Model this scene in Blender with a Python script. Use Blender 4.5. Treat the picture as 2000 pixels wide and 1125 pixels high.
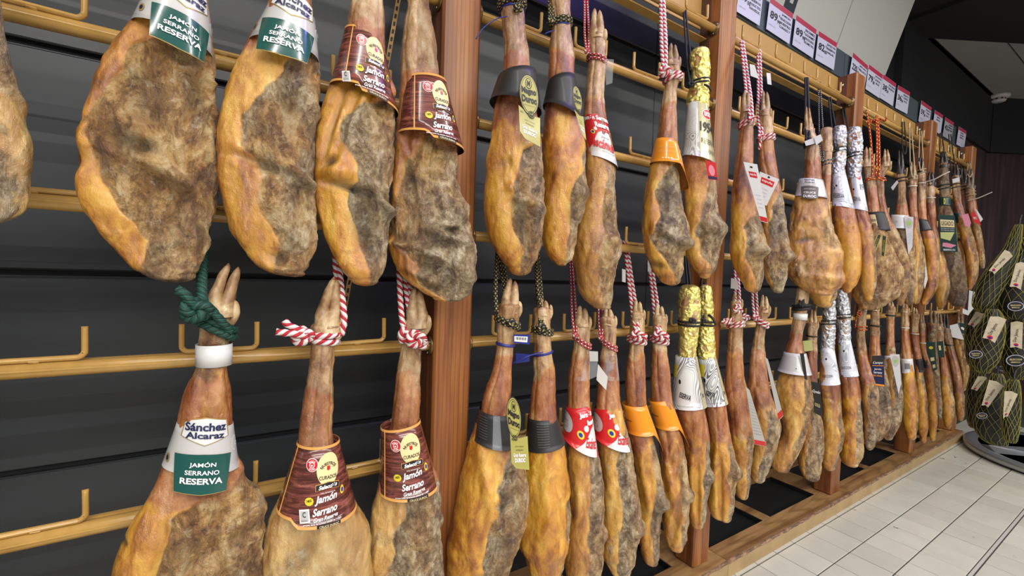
import bpy, math, random
import numpy as np
from mathutils import Vector, Matrix, Quaternion
for o in list(bpy.data.objects): bpy.data.objects.remove(o)
SC = bpy.context.scene
COL = SC.collection
random.seed(7)

# ------------------------------------------------------------------ camera
F = 847.34
M = np.array([[0.84831586,-0.5283848,0.03420097],[0.00897012,-0.05024161,-0.99869681],[0.52941452,0.84751713,-0.03788108]])
ZC = 1.153
CAM = np.array([0.0,-1.08,ZC])
cd = bpy.data.cameras.new('camera'); cam = bpy.data.objects.new('camera', cd); COL.objects.link(cam)
cd.sensor_width = 36; cd.lens = F/2000*36; cd.clip_start = .02; cd.clip_end = 60
cam.matrix_world = Matrix(((M[0][0],-M[1][0],-M[2][0],CAM[0]),(M[0][1],-M[1][1],-M[2][1],CAM[1]),(M[0][2],-M[1][2],-M[2][2],CAM[2]),(0,0,0,1)))
SC.camera = cam
# ------------------------------------------------------------------ world, lights, exposure
w = bpy.data.worlds.new('shop_light'); SC.world = w; w.use_nodes = True
w.node_tree.nodes['Background'].inputs[0].default_value = (.93,.95,1,1)
w.node_tree.nodes['Background'].inputs[1].default_value = .17
def area(name, loc, sx, sy, power, color=(1,.97,.92), rot=(0,0,0)):
    l = bpy.data.lights.new(name,'AREA'); l.shape='RECTANGLE'; l.size=sx; l.size_y=sy; l.energy=power; l.color=color
    o = bpy.data.objects.new(name,l); o.location=loc; o.rotation_euler=rot; COL.objects.link(o); return o
area('ceiling_strip_light',(.9,-1.35,3.05),5.2,.07,50)
area('ceiling_strip_light',(.6,-2.9,3.05),5.0,.07,104)
area('ceiling_strip_light',(.6,-4.5,3.05),6,.09,205)
area('ceiling_strip_light',(.6,-6.2,3.05),7,.10,230)
area('ceiling_strip_light',(4.6,-2.2,2.75),2.2,.14,40,(1,.97,.95))
area('violet_sign_light',(1.5,-.75,3.0),.5,.05,11,(.28,.16,1),(math.radians(-18),0,0))
SC.view_settings.view_transform='Standard'; SC.view_settings.look='None'; SC.view_settings.gamma=1
SC.view_settings.use_curve_mapping=False; SC.view_settings.exposure=0.0

# ------------------------------------------------------------------ pixel helpers (real distances: a pixel ray meets a real plane)
def ray(x,y): return M.T @ np.array([(x-1000)/F,(y-562.5)/F,1.0])
def atY(x,y,Y):
    d=ray(x,y); return CAM+d*(Y-CAM[1])/d[1]
def atZ(x,y,Z):
    d=ray(x,y); return CAM+d*(Z-CAM[2])/d[2]

# ------------------------------------------------------------------ noise in numpy
def _h(ix,iy,iz,s):
    n=(ix*73856093 ^ iy*19349663 ^ iz*83492791 ^ (s*2654435761)) & 0xFFFFFFFF
    n=(n^(n>>13))*1274126177 & 0xFFFFFFFF
    n=(n^(n>>16))&0xFFFFFFFF
    return n/4294967295.0
def vn(p,s=0):
    i=np.floor(p).astype(np.int64); f=p-i; f=f*f*(3-2*f); r=0
    for a in (0,1):
        wx=f[:,0] if a else 1-f[:,0]
        for b in (0,1):
            wy=f[:,1] if b else 1-f[:,1]
            for c in (0,1):
                wz=f[:,2] if c else 1-f[:,2]
                r=r+wx*wy*wz*_h(i[:,0]+a,i[:,1]+b,i[:,2]+c,s)
    return r*2-1
def fbm(p,s=0,o=4):
    r=0;a=1
    for k in range(o):
        r=r+a*vn(p*2**k+17.3*k,s+k); a*=.5
    return r
def sst(a,b,x):
    t=np.clip((x-a)/(b-a),0,1); return t*t*(3-2*t)

# ------------------------------------------------------------------ materials
MATS={}
class NT:
    def __init__(s,name):
        s.m=bpy.data.materials.new(name); s.m.use_nodes=True; s.t=s.m.node_tree; s.b=s.t.nodes['Principled BSDF']
    def n(s,typ,ins=None,**kw):
        nd=s.t.nodes.new(typ)
        for k,v in kw.items(): setattr(nd,k,v)
        if ins:
            for k,v in ins.items(): s.set(nd.inputs[k],v)
        return nd
    def set(s,inp,v):
        if isinstance(v,bpy.types.NodeSocket): s.t.links.new(v,inp)
        elif isinstance(v,bpy.types.Node): s.t.links.new(v.outputs[0],inp)
        else:
            if isinstance(v,tuple) and len(v)==3 and inp.type=='RGBA': v=(*v,1)
            inp.default_value=v
    def p(s,**kw):
        for k,v in kw.items(): s.set(s.b.inputs[k.replace('_',' ')],v)
    def math(s,op,a,b=0.0,c=0.0,clamp=False):
        nd=s.t.nodes.new('ShaderNodeMath'); nd.operation=op; nd.use_clamp=clamp
        s.set(nd.inputs[0],a); s.set(nd.inputs[1],b); s.set(nd.inputs[2],c); return nd.outputs[0]
    def mix(s,f,a,b):
        nd=s.t.nodes.new('ShaderNodeMix'); nd.data_type='RGBA'
        s.set(nd.inputs[0],f); s.set(nd.inputs[6],a); s.set(nd.inputs[7],b); return nd.outputs[2]
    def ramp(s,f,stops):
        nd=s.t.nodes.new('ShaderNodeValToRGB'); e=nd.color_ramp.elements
        while len(e)<len(stops): e.new(.5)
        for i,(x,c) in enumerate(stops): e[i].position=x; e[i].color=(*c,1) if len(c)==3 else c
        s.set(nd.inputs[0],f); return nd.outputs[0]
    def noise(s,vec,scale,detail=4,rough=.55,dist=0):
        nd=s.t.nodes.new('ShaderNodeTexNoise'); nd.inputs['Scale'].default_value=scale; nd.inputs['Detail'].default_value=detail
        nd.inputs['Roughness'].default_value=rough; nd.inputs['Distortion'].default_value=dist
        if vec is not None: s.set(nd.inputs['Vector'],vec)
        return nd.outputs[0]
    def bump(s,h,st,dist=.002,normal=None):
        nd=s.t.nodes.new('ShaderNodeBump'); nd.inputs['Strength'].default_value=st; nd.inputs['Distance'].default_value=dist
        s.set(nd.inputs['Height'],h)
        if normal is not None: s.set(nd.inputs['Normal'],normal)
        return nd.outputs[0]
    def obj(s,scale=None,rand=True):
        tc=s.t.nodes.new('ShaderNodeTexCoord').outputs['Object']
        if rand:
            oi=s.t.nodes.new('ShaderNodeObjectInfo')
            mu=s.math('MULTIPLY',oi.outputs['Random'],37.0)
            v=s.t.nodes.new('ShaderNodeVectorMath'); v.operation='ADD'; s.set(v.inputs[0],tc); s.set(v.inputs[1],mu); tc=v.outputs[0]
        if scale:
            v=s.t.nodes.new('ShaderNodeVectorMath'); v.operation='MULTIPLY'; s.set(v.inputs[0],tc); v.inputs[1].default_value=scale; tc=v.outputs[0]
        return tc
def plain(name,col,rough=.5,metal=0,spec=.5,coat=0,alpha=1,var=0,vscale=20,trans=0,bump=0,bscale=200):
    if name in MATS: return MATS[name]
    t=NT(name); t.p(Base_Color=col,Roughness=rough,Metallic=metal); t.b.inputs['Specular IOR Level'].default_value=spec
    t.b.inputs['Coat Weight'].default_value=coat; t.b.inputs['Coat Roughness'].default_value=.12
    if alpha<1: t.b.inputs['Alpha'].default_value=alpha
    if trans: t.b.inputs['Transmission Weight'].default_value=trans
    if var:
        f=t.noise(t.obj(),vscale,5)
        t.p(Base_Color=t.mix(t.ramp(f,[(.3,(0,0,0)),(.7,(1,1,1))]),tuple(c*(1-var) for c in col),tuple(min(1,c*(1+var)) for c in col)))
    if bump:
        t.p(Normal=t.bump(t.noise(t.obj(),bscale,3),bump))
    MATS[name]=t.m; return t.m

def ham_material():
    t=NT('cured_ham')
    v=t.obj(); vs=t.obj((1,1,.38)); 
    at=t.n('ShaderNodeAttribute',attribute_name='mask'); sp=t.n('ShaderNodeSeparateColor',{0:at.outputs['Color']})
    lean,red,skin=sp.outputs[0],sp.outputs[1],sp.outputs[2]
    dark=at.outputs['Alpha']
    oi=t.n('ShaderNodeObjectInfo'); so=t.n('ShaderNodeSeparateColor',{0:oi.outputs['Color']})
    pale,grey,drk=so.outputs[0],so.outputs[1],so.outputs[2]
    v6=t.obj((1,1,.62))
    n1=t.noise(v6,15,9,.72,.45); n2=t.noise(v,70,7,.68,.3); n3=t.noise(v6,7.5,4,.55,.8); n4=t.noise(v,210,4,.6); n5=t.noise(v6,36,7,.74,.45); ns=t.noise(vs,26,6,.65,.8)
    fn=t.math('ADD',t.math('MULTIPLY',ns,.55),t.math('MULTIPLY',n3,.45))
    fat=t.ramp(fn,[(.36,(.15,.040,.005)),(.44,(.39,.125,.008)),(.505,(.60,.25,.014)),(.57,(.73,.37,.032)),(.67,(.84,.54,.10))])
    fatp=t.ramp(fn,[(.36,(.24,.11,.035)),(.46,(.46,.26,.085)),(.56,(.64,.42,.16)),(.66,(.76,.60,.34))])
    fat=t.mix(pale,fat,fatp)
    spots=t.ramp(n5,[(.57,(0,0,0)),(.68,(1,1,1))])
    fat=t.mix(t.math('MULTIPLY',spots,.50),fat,(.20,.062,.012))
    ln=t.math('ADD',t.math('MULTIPLY',n1,.5),t.math('MULTIPLY',n5,.5))
    le=t.ramp(ln,[(.36,(.035,.018,.010)),(.42,(.15,.065,.022)),(.475,(.34,.165,.050)),(.53,(.53,.31,.105)),(.61,(.72,.54,.29))])
    gr=t.ramp(t.math('ADD',t.math('MULTIPLY',n5,.6),t.math('MULTIPLY',n2,.4)),[(.37,(.022,.020,.020)),(.44,(.12,.10,.075)),(.51,(.33,.275,.175)),(.60,(.70,.64,.50))])
    gm=t.math('ADD',t.ramp(n3,[(.42,(0,0,0)),(.60,(1,1,1))]),t.math('MULTIPLY',t.math('SUBTRACT',grey,.62),1.5),clamp=True)
    le=t.mix(t.math('MULTIPLY',gm,.66),le,gr)
    cr=t.ramp(t.math('ABSOLUTE',t.math('SUBTRACT',n1,.5)),[(.0,(1,1,1)),(.035,(0,0,0))])
    le=t.mix(t.math('MULTIPLY',cr,.45),le,(.05,.022,.010))
    rd=t.ramp(t.math('ADD',t.math('MULTIPLY',fn,.5),t.math('MULTIPLY',n1,.5)),[(.38,(.10,.018,.010)),(.47,(.24,.055,.022)),(.54,(.40,.135,.055)),(.63,(.60,.34,.17))])
    sk=t.ramp(t.math('ADD',t.math('MULTIPLY',ns,.5),t.math('MULTIPLY',n1,.5)),[(.38,(.11,.045,.018)),(.46,(.30,.15,.065)),(.53,(.50,.31,.15)),(.62,(.68,.52,.33))])
    lf=t.math('ADD',lean,t.math('MULTIPLY',t.math('SUBTRACT',n1,.5),1.7))
    lf=t.math('ADD',lf,t.math('MULTIPLY',t.math('SUBTRACT',n3,.5),1.3))
    lf=t.ramp(lf,[(.36,(0,0,0)),(.58,(1,1,1))])
    c=t.mix(lf,fat,le)
    rf=t.ramp(t.math('ADD',red,t.math('MULTIPLY',t.math('SUBTRACT',n1,.5),2.2)),[(.42,(0,0,0)),(.78,(1,1,1))])
    c=t.mix(t.math('MULTIPLY',rf,.78),c,rd)
    sf=t.ramp(t.math('ADD',skin,t.math('MULTIPLY',t.math('SUBTRACT',n1,.5),1.6)),[(.28,(0,0,0)),(.62,(1,1,1))])
    c=t.mix(t.math('MULTIPLY',sf,.92),c,sk)
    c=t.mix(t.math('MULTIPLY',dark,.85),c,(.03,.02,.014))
    c=t.mix(drk,c,(.045,.028,.02))
    mold=t.ramp(t.noise(v,30,8,.78,.4),[(.57,(0,0,0)),(.66,(.8,.8,.8))])
    c=t.mix(t.math('MULTIPLY',mold,t.math('MULTIPLY',lf,.55)),c,(.70,.64,.46))
    rg=t.math('ADD',t.math('MULTIPLY',lf,.16),t.math('MULTIPLY',n2,.40))
    rg=t.math('ADD',rg,-.03)
    h=t.math('ADD',t.math('MULTIPLY',n2,1.1),t.math('MULTIPLY',n4,.25))
    h=t.math('ADD',h,t.math('MULTIPLY',n5,2.2)); h=t.math('ADD',h,t.math('MULTIPLY',n1,2.0))
    st=t.math('ADD',t.math('MULTIPLY',lf,.50),.45)
    bn=t.n('ShaderNodeBump',{'Strength':st,'Distance':.0055,'Height':h})
    t.p(Base_Color=c,Roughness=rg,Normal=bn.outputs[0]); t.b.inputs['Specular IOR Level'].default_value=.6
    t.p(Coat_Weight=t.math('SUBTRACT',.95,t.math('MULTIPLY',lf,.55))); t.b.inputs['Coat Roughness'].default_value=.075
    t.set(t.b.inputs['Coat Normal'],bn.outputs[0])
    return t.m
HAM=ham_material()
def hoof_material():
    t=NT('trotter'); v=t.obj(); n=t.noise(v,28,6,.65,.4)
    oi=t.n('ShaderNodeObjectInfo'); so=t.n('ShaderNodeSeparateColor',{0:oi.outputs['Color']})
    c=t.ramp(n,[(.3,(.17,.085,.04)),(.45,(.36,.21,.10)),(.58,(.55,.39,.21)),(.72,(.68,.55,.34))])
    c=t.mix(so.outputs[2],c,t.ramp(n,[(.35,(.012,.01,.009)),(.6,(.06,.045,.035))]))
    t.p(Base_Color=c,Roughness=.42,Normal=t.bump(t.noise(v,90,5),.35)); t.b.inputs['Coat Weight'].default_value=.15
    return t.m
HOOF=hoof_material()
def wood(name,a,b,c,scale=(1,1,.05),rough=.38,fs=55):
    t=NT(name); v=t.obj(scale); n=t.noise(v,fs,5,.6,.6); n2=t.noise(v,fs*.25,4,.5,1.0)
    f=t.math('ADD',t.math('MULTIPLY',n,.45),t.math('MULTIPLY',n2,.55))
    wv=t.n('ShaderNodeTexWave',{'Vector':v,'Scale':fs*.5,'Distortion':7.0,'Detail':3.0,'Detail Scale':.6})
    col=t.ramp(f,[(.34,a),(.5,b),(.66,c)])
    col=t.mix(t.math('MULTIPLY',t.ramp(wv.outputs[1],[(.0,(1,1,1)),(.35,(0,0,0))]),.45),col,a)
    t.p(Base_Color=col,Roughness=rough,Normal=t.bump(f,.15,.001)); t.b.inputs['Coat Weight'].default_value=.0
    return t.m
WPOST=wood('stained_pine',(.12,.037,.012),(.30,.105,.028),(.46,.195,.055))
WBASE=wood('varnished_board',(.13,.06,.022),(.30,.16,.06),(.42,.26,.11),(.05,1,1))
WEND=wood('burgundy_panel',(.018,.009,.010),(.045,.022,.024),(.085,.045,.046),(1,1,.12),.5,14)
TAN=plain('tan_enamel',(.52,.30,.080),.27,spec=.55,coat=.25,var=.12,vscale=25)
TAND=plain('ochre_sheet',(.48,.275,.075),.4,var=.08,vscale=6)
def slat_mat():
    t=NT('charcoal_slat'); v=t.obj((.5,1,3),False); n=t.noise(v,3,6,.6)
    c=t.ramp(n,[(.3,(.015,.017,.020)),(.7,(.030,.035,.041))])
    t.p(Base_Color=c,Roughness=t.math('ADD',t.math('MULTIPLY',n,.25),.27),Normal=t.bump(t.noise(t.obj((1,1,1),False),5,2),.06)); return t.m
SLAT=slat_mat(); GAP=plain('groove_black',(.008,.008,.008),.6)
STEEL=plain('bolt_steel',(.5,.47,.42),.35,metal=1)
def tile_mat():
    t=NT('floor_tile_glaze'); v=t.obj(None,False); oi=t.n('ShaderNodeObjectInfo')
    n=t.noise(t.obj(),9,5); c=t.mix(oi.outputs['Random'],(.50,.485,.415),(.59,.575,.495))
    c=t.mix(t.ramp(n,[(.35,(.25,.25,.25)),(.6,(0,0,0))]),c,(.42,.38,.30))
    c=t.mix(t.ramp(t.noise(t.obj(),22,3,.5),[(.74,(0,0,0)),(.76,(1,1,1))]),c,(.13,.10,.07))
    t.p(Base_Color=c,Roughness=.3); return t.m
TILE=tile_mat(); GROUT=plain('grout',(.045,.042,.036),.8)
BLACK=plain('black_paint',(.0085,.0082,.0105),.75); WHITEP=plain('white_panel',(.70,.70,.66),.5)
CEIL=plain('ceiling_tile',(.30,.29,.28),.8,bump=.1,bscale=120)
PAPER=plain('white_paper',(.72,.72,.71),.3,coat=.5); PAPERG=plain('pale_grey_paper',(.56,.55,.53),.22,coat=.7)
INK=plain('black_ink',(.012,.012,.014),.35); NAVY=plain('navy_ink',(.012,.016,.07),.35); WINK=plain('white_ink',(.85,.85,.85),.35)
GREEN=plain('bottle_green_print',(.012,.085,.07),.16,coat=.8); GOLDI=plain('gold_ink',(.50,.36,.12),.3,metal=.4)
ORG=plain('orange_edge',(.72,.36,.09),.35); RED=plain('red_print',(.62,.02,.022),.25,coat=.5); CREAM=plain('cream_print',(.80,.66,.33),.35)
YEL=plain('yellow_print',(.76,.62,.03),.35); YGOLD=plain('yellow_gold_print',(.45,.40,.09),.28,coat=.4); BLU=plain('blue_print',(.01,.02,.33),.35)
ORANGE=plain('orange_sleeve',(.86,.30,.018),.2,coat=.6); BPAP=plain('black_card',(.020,.019,.018),.48,coat=.08); PURP=plain('pale_lilac_card',(.50,.50,.62),.35)
CRIM=plain('crimson_header',(.38,.025,.06),.35); SLATE=plain('slate_backing',(.045,.06,.075),.45); CLEAR=plain('clear_film',(.8,.85,.9),.06,alpha=.13,spec=.9)
BLUEP=plain('blue_plastic',(.02,.03,.22),.3); BROPE=plain('black_cord',(.012,.012,.012),.6,bump=.5,bscale=500)
DGREEN=plain('dark_green_print',(.01,.045,.035),.3,coat=.3); PINK=plain('pink_print',(.72,.25,.33),.4); GREYC=plain('grey_card',(.25,.25,.25),.4)
SMOKEG=plain('detector_plastic',(.62,.58,.56),.5); TRAYM=plain('black_tray',(.012,.012,.012),.35); RACKM=plain('rack_metal',(.38,.40,.42),.3,metal=.7)
DARKM=plain('rack_dark_plate',(.035,.037,.04),.4); BAGM=plain('black_cloth',(.010,.010,.009),.6,bump=.5,bscale=160); NETY=plain('yellow_net',(.22,.205,.03),.6)
TAGC=plain('cream_tag',(.56,.49,.33),.5,var=.15,vscale=40); STRAPW=plain('white_strap',(.62,.58,.50),.45); TSTRAP=plain('straw_strap',(.42,.33,.18),.55)
def collar_wood():
    t=NT('woodgrain_collar_print')
    tc=t.n('ShaderNodeTexCoord').outputs['Object']
    mp=t.n('ShaderNodeMapping',{'Vector':tc}); mp.inputs['Rotation'].default_value=(0,math.radians(38),0); mp.inputs['Scale'].default_value=(.12,.3,1.6)
    n=t.noise(mp.outputs[0],95,6,.7,.5); c=t.ramp(n,[(.32,(.035,.010,.008)),(.48,(.115,.030,.022)),(.60,(.27,.075,.055)),(.72,(.42,.17,.13))])
    t.p(Base_Color=c,Roughness=.22); t.b.inputs['Coat Weight'].default_value=.7; t.b.inputs['Coat Roughness'].default_value=.1; return t.m
WCOL=collar_wood()
def foil(name,a,b,ro=.33):
    t=NT(name); v=t.obj(); vo=t.n('ShaderNodeTexVoronoi',{'Vector':v,'Scale':85.0},feature='F1'); n=t.noise(v,60,6,.7,1.5)
    t.p(Base_Color=t.mix(t.ramp(n,[(.3,(0,0,0)),(.7,(1,1,1))]),a,b),Metallic=.8,Roughness=ro,
        Normal=t.bump(t.math('ADD',vo.outputs[0],n),.6,.004)); return t.m
GFOIL=foil('gold_foil',(.78,.62,.08),(1,.93,.42)); SFOIL=foil('silver_foil',(.40,.41,.43),(.80,.82,.85),.45)
def swirl(name,dark=(.10,.10,.10),light=(.74,.74,.72),scale=26):
    t=NT(name); v=t.obj((1,1,.55)); n=t.noise(v,scale*.5,1.0,.3,.6)
    q=t.math('ABSOLUTE',t.math('SUBTRACT',t.math('FRACT',t.math('MULTIPLY',n,30.0)),.5))
    q2=t.ramp(n,[(.30,(0,0,0)),(.45,(1,1,1)),(.64,(.1,.1,.1))])
    t.p(Base_Color=t.mix(t.math('MULTIPLY',q2,t.ramp(q,[(.20,(1,1,1)),(.30,(0,0,0))])),light,dark),Roughness=.2); t.b.inputs['Coat Weight'].default_value=.6; return t.m
SWIRL=swirl('swirl_print_sleeve'); SWIRLS=swirl('silver_swirl_sleeve',(.40,.43,.48),(.78,.80,.84),30)
def rope_mat(name,a,b,k,f,braid=False):
    t=NT(name); uv=t.n('ShaderNodeUVMap'); s=t.n('ShaderNodeSeparateXYZ',{0:uv.outputs[0]})
    u,v=s.outputs[0],s.outputs[1]
    ph=t.math('FRACT',t.math('ADD',t.math('MULTIPLY',u,float(f)),t.math('MULTIPLY',v,float(k))))
    q=t.math('GREATER_THAN',ph,.5)
    if braid:
        ph2=t.math('FRACT',t.math('SUBTRACT',t.math('MULTIPLY',u,float(f)),t.math('MULTIPLY',v,float(k))))
        q2=t.math('GREATER_THAN',ph2,.5); q=t.math('MULTIPLY',q,q2)
    hh=t.math('ABSOLUTE',t.math('SUBTRACT',t.math('FRACT',t.math('MULTIPLY',ph,2.0)),.5))
    t.p(Base_Color=t.mix(q,a,b),Roughness=.65,Normal=t.bump(t.math('MULTIPLY',hh,-1.0),.8,.002)); return t.m
RWR=rope_mat('red_white_rope',(.46,.02,.035),(.72,.70,.68),2,62); RWT=rope_mat('thin_red_white_cord',(.42,.02,.03),(.70,.66,.62),2,95,True)
BGR=rope_mat('black_gold_cord',(.010,.010,.010),(.42,.33,.12),3,85,True); GRR=rope_mat('green_rope',(.004,.034,.024),(.010,.075,.052),3,110)
ORR=rope_mat('red_yellow_black_rope',(.38,.015,.008),(.85,.50,.06),2,48,True); BWR=rope_mat('black_white_cord',(.012,.012,.012),(.55,.55,.55),2,90,True)

# ------------------------------------------------------------------ mesh helpers
def mk(name,verts,faces,mat,parent=None,smooth=True,uvs=None):
    me=bpy.data.meshes.new(name); me.from_pydata([tuple(map(float,v)) for v in verts],[],faces)
    if smooth: me.polygons.foreach_set('use_smooth',[True]*len(me.polygons))
    if mat: me.materials.append(mat)
    if uvs is not None:
        l=me.uv_layers.new(name='UVMap'); vi=np.empty(len(me.loops),dtype=np.int32); me.loops.foreach_get('vertex_index',vi)
        l.data.foreach_set('uv',np.array(uvs,dtype=np.float32)[vi].ravel())
    me.update(); o=bpy.data.objects.new(name,me); COL.objects.link(o)
    if parent: o.parent=parent
    return o
def top(o,label,cat,group=None,kind=None):
    o['label']=label; o['category']=cat
    if group: o['group']=group
    if kind: o['kind']=kind
    return o
def struct(o): o['kind']='structure'; return o
def empty(name,loc,rz=0):
    o=bpy.data.objects.new(name,None); COL.objects.link(o); o.location=loc; o.rotation_euler=(0,0,rz); o.empty_display_size=.05; return o
class MB:
    def __init__(s): s.v=[]; s.f=[]
    def box(s,a,b,bev=0):
        x0,y0,z0=a;x1,y1,z1=b;i=len(s.v)
        if bev:
            e=bev
            # chamfered box: 24 verts
            pts=[]
            for sx in (0,1):
                for sy in (0,1):
                    for sz in (0,1):
                        X=(x0,x1)[sx];Y=(y0,y1)[sy];Z=(z0,z1)[sz];dx=(e,-e)[sx];dy=(e,-e)[sy];dz=(e,-e)[sz]
                        pts+= [(X,Y+dy,Z+dz),(X+dx,Y,Z+dz),(X+dx,Y+dy,Z)]
            s.v+=pts
            def q(sx,sy,sz,k): return i+((sx*2+sy)*2+sz)*3+k
            for t in (0,1):
                s.f.append([q(t,0,0,0),q(t,1,0,0),q(t,1,1,0),q(t,0,1,0)][::(-1 if t==0 else 1)])
                s.f.append([q(0,t,0,1),q(1,t,0,1),q(1,t,1,1),q(0,t,1,1)][::(1 if t==0 else -1)])
                s.f.append([q(0,0,t,2),q(1,0,t,2),q(1,1,t,2),q(0,1,t,2)][::(-1 if t==0 else 1)])
            for a_ in (0,1):
                for b_ in (0,1):
                    s.f.append([q(a_,b_,0,0),q(a_,b_,1,0),q(a_,b_,1,1),q(a_,b_,0,1)])
                    s.f.append([q(a_,0,b_,0),q(a_,1,b_,0),q(a_,1,b_,2),q(a_,0,b_,2)])
                    s.f.append([q(0,a_,b_,1),q(1,a_,b_,1),q(1,a_,b_,2),q(0,a_,b_,2)])
                    for c_ in (0,1): s.f.append([q(a_,b_,c_,0),q(a_,b_,c_,1),q(a_,b_,c_,2)])
            return s
        s.v+=[(x0,y0,z0),(x1,y0,z0),(x1,y1,z0),(x0,y1,z0),(x0,y0,z1),(x1,y0,z1),(x1,y1,z1),(x0,y1,z1)]
        s.f+=[[i+k for k in q] for q in ((0,3,2,1),(4,5,6,7),(0,1,5,4),(1,2,6,5),(2,3,7,6),(3,0,4,7))]
        return s
    def tube(s,pts,r,n=10,cap=True):
        v,f,_=sweep(pts,r,n,cap=cap); i=len(s.v); s.v+=list(v); s.f+=[[i+k for k in q] for q in f]; return s
    def build(s,name,mat,parent=None,smooth=False):
        me=mk(name,s.v,s.f,mat,parent,smooth)
        return me
def crom(pts,step=.006):
    P=np.array(pts,float)
    if len(P)<3: 
        n=max(2,int(np.linalg.norm(P[1]-P[0])/step)); return P[0]+(P[-1]-P[0])*np.linspace(0,1,n)[:,None]
    Q=np.vstack([2*P[0]-P[1],P,2*P[-1]-P[-2]]); out=[]
    for i in range(1,len(Q)-2):
        n=max(2,int(np.linalg.norm(Q[i+1]-Q[i])/step)); t=np.linspace(0,1,n,endpoint=False)[:,None]
        a,b,c,d=Q[i-1],Q[i],Q[i+1],Q[i+2]
        out.append(.5*((2*b)+(-a+c)*t+(2*a-5*b+4*c-d)*t**2+(-a+3*b-3*c+d)*t**3))
    out.append(P[-1:]); return np.vstack(out)
def sweep(P,r,n=10,cap=True,lobes=0,tw=0,flat=1.0):
    P=np.array(P,float); T=np.gradient(P,axis=0); T/=np.linalg.norm(T,axis=1)[:,None]+1e-12
    L=np.concatenate([[0],np.cumsum(np.linalg.norm(np.diff(P,axis=0),axis=1))])
    u=np.cross(T[0],[0,0,1.]); 
    if np.linalg.norm(u)<.1: u=np.cross(T[0],[1.,0,0])
    u/=np.linalg.norm(u); V=[];UV=[];a=np.linspace(0,2*np.pi,n+1)
    nn=n+1
    for i in range(len(P)):
        u=u-T[i]*(u@T[i]); u/=np.linalg.norm(u)+1e-12; w_=np.cross(T[i],u)
        rr=r[i] if hasattr(r,'__len__') else r
        k=1.0
        if lobes: k=1+.13*np.cos(lobes*a+2*np.pi*tw*L[i]*1.0)
        V.append(P[i]+rr*((k*np.cos(a))[:,None]*u+flat*(k*np.sin(a))[:,None]*w_)); UV+= [(L[i],x/(2*np.pi)) for x in a]
    V=np.vstack(V); Fc=[]
    for i in range(len(P)-1):
        for j in range(n):
            q=i*nn+j; Fc.append([q,q+1,q+nn+1,q+nn])
    if cap:
        Fc.append([j for j in range(n)][::-1]); Fc.append([(len(P)-1)*nn+j for j in range(n)])
    return V,Fc,UV
def pchip(xs,ys,x):
    xs=np.array(xs,float); ys=np.array(ys,float); h=np.diff(xs); d=np.diff(ys)/h; m=np.zeros_like(ys)
    for i in range(1,len(xs)-1):
        if d[i-1]*d[i]>0:
            w1=2*h[i]+h[i-1];w2=h[i]+2*h[i-1]; m[i]=(w1+w2)/(w1/d[i-1]+w2/d[i])
    m[0]=d[0]; m[-1]=d[-1]
    i=np.clip(np.searchsorted(xs,x)-1,0,len(h)-1); t=(x-xs[i])/h[i]
    return ((2*t**3-3*t**2+1)*ys[i]+(t**3-2*t**2+t)*h[i]*m[i]+(-2*t**3+3*t**2)*ys[i+1]+(t**3-t**2)*h[i]*m[i+1])

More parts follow.
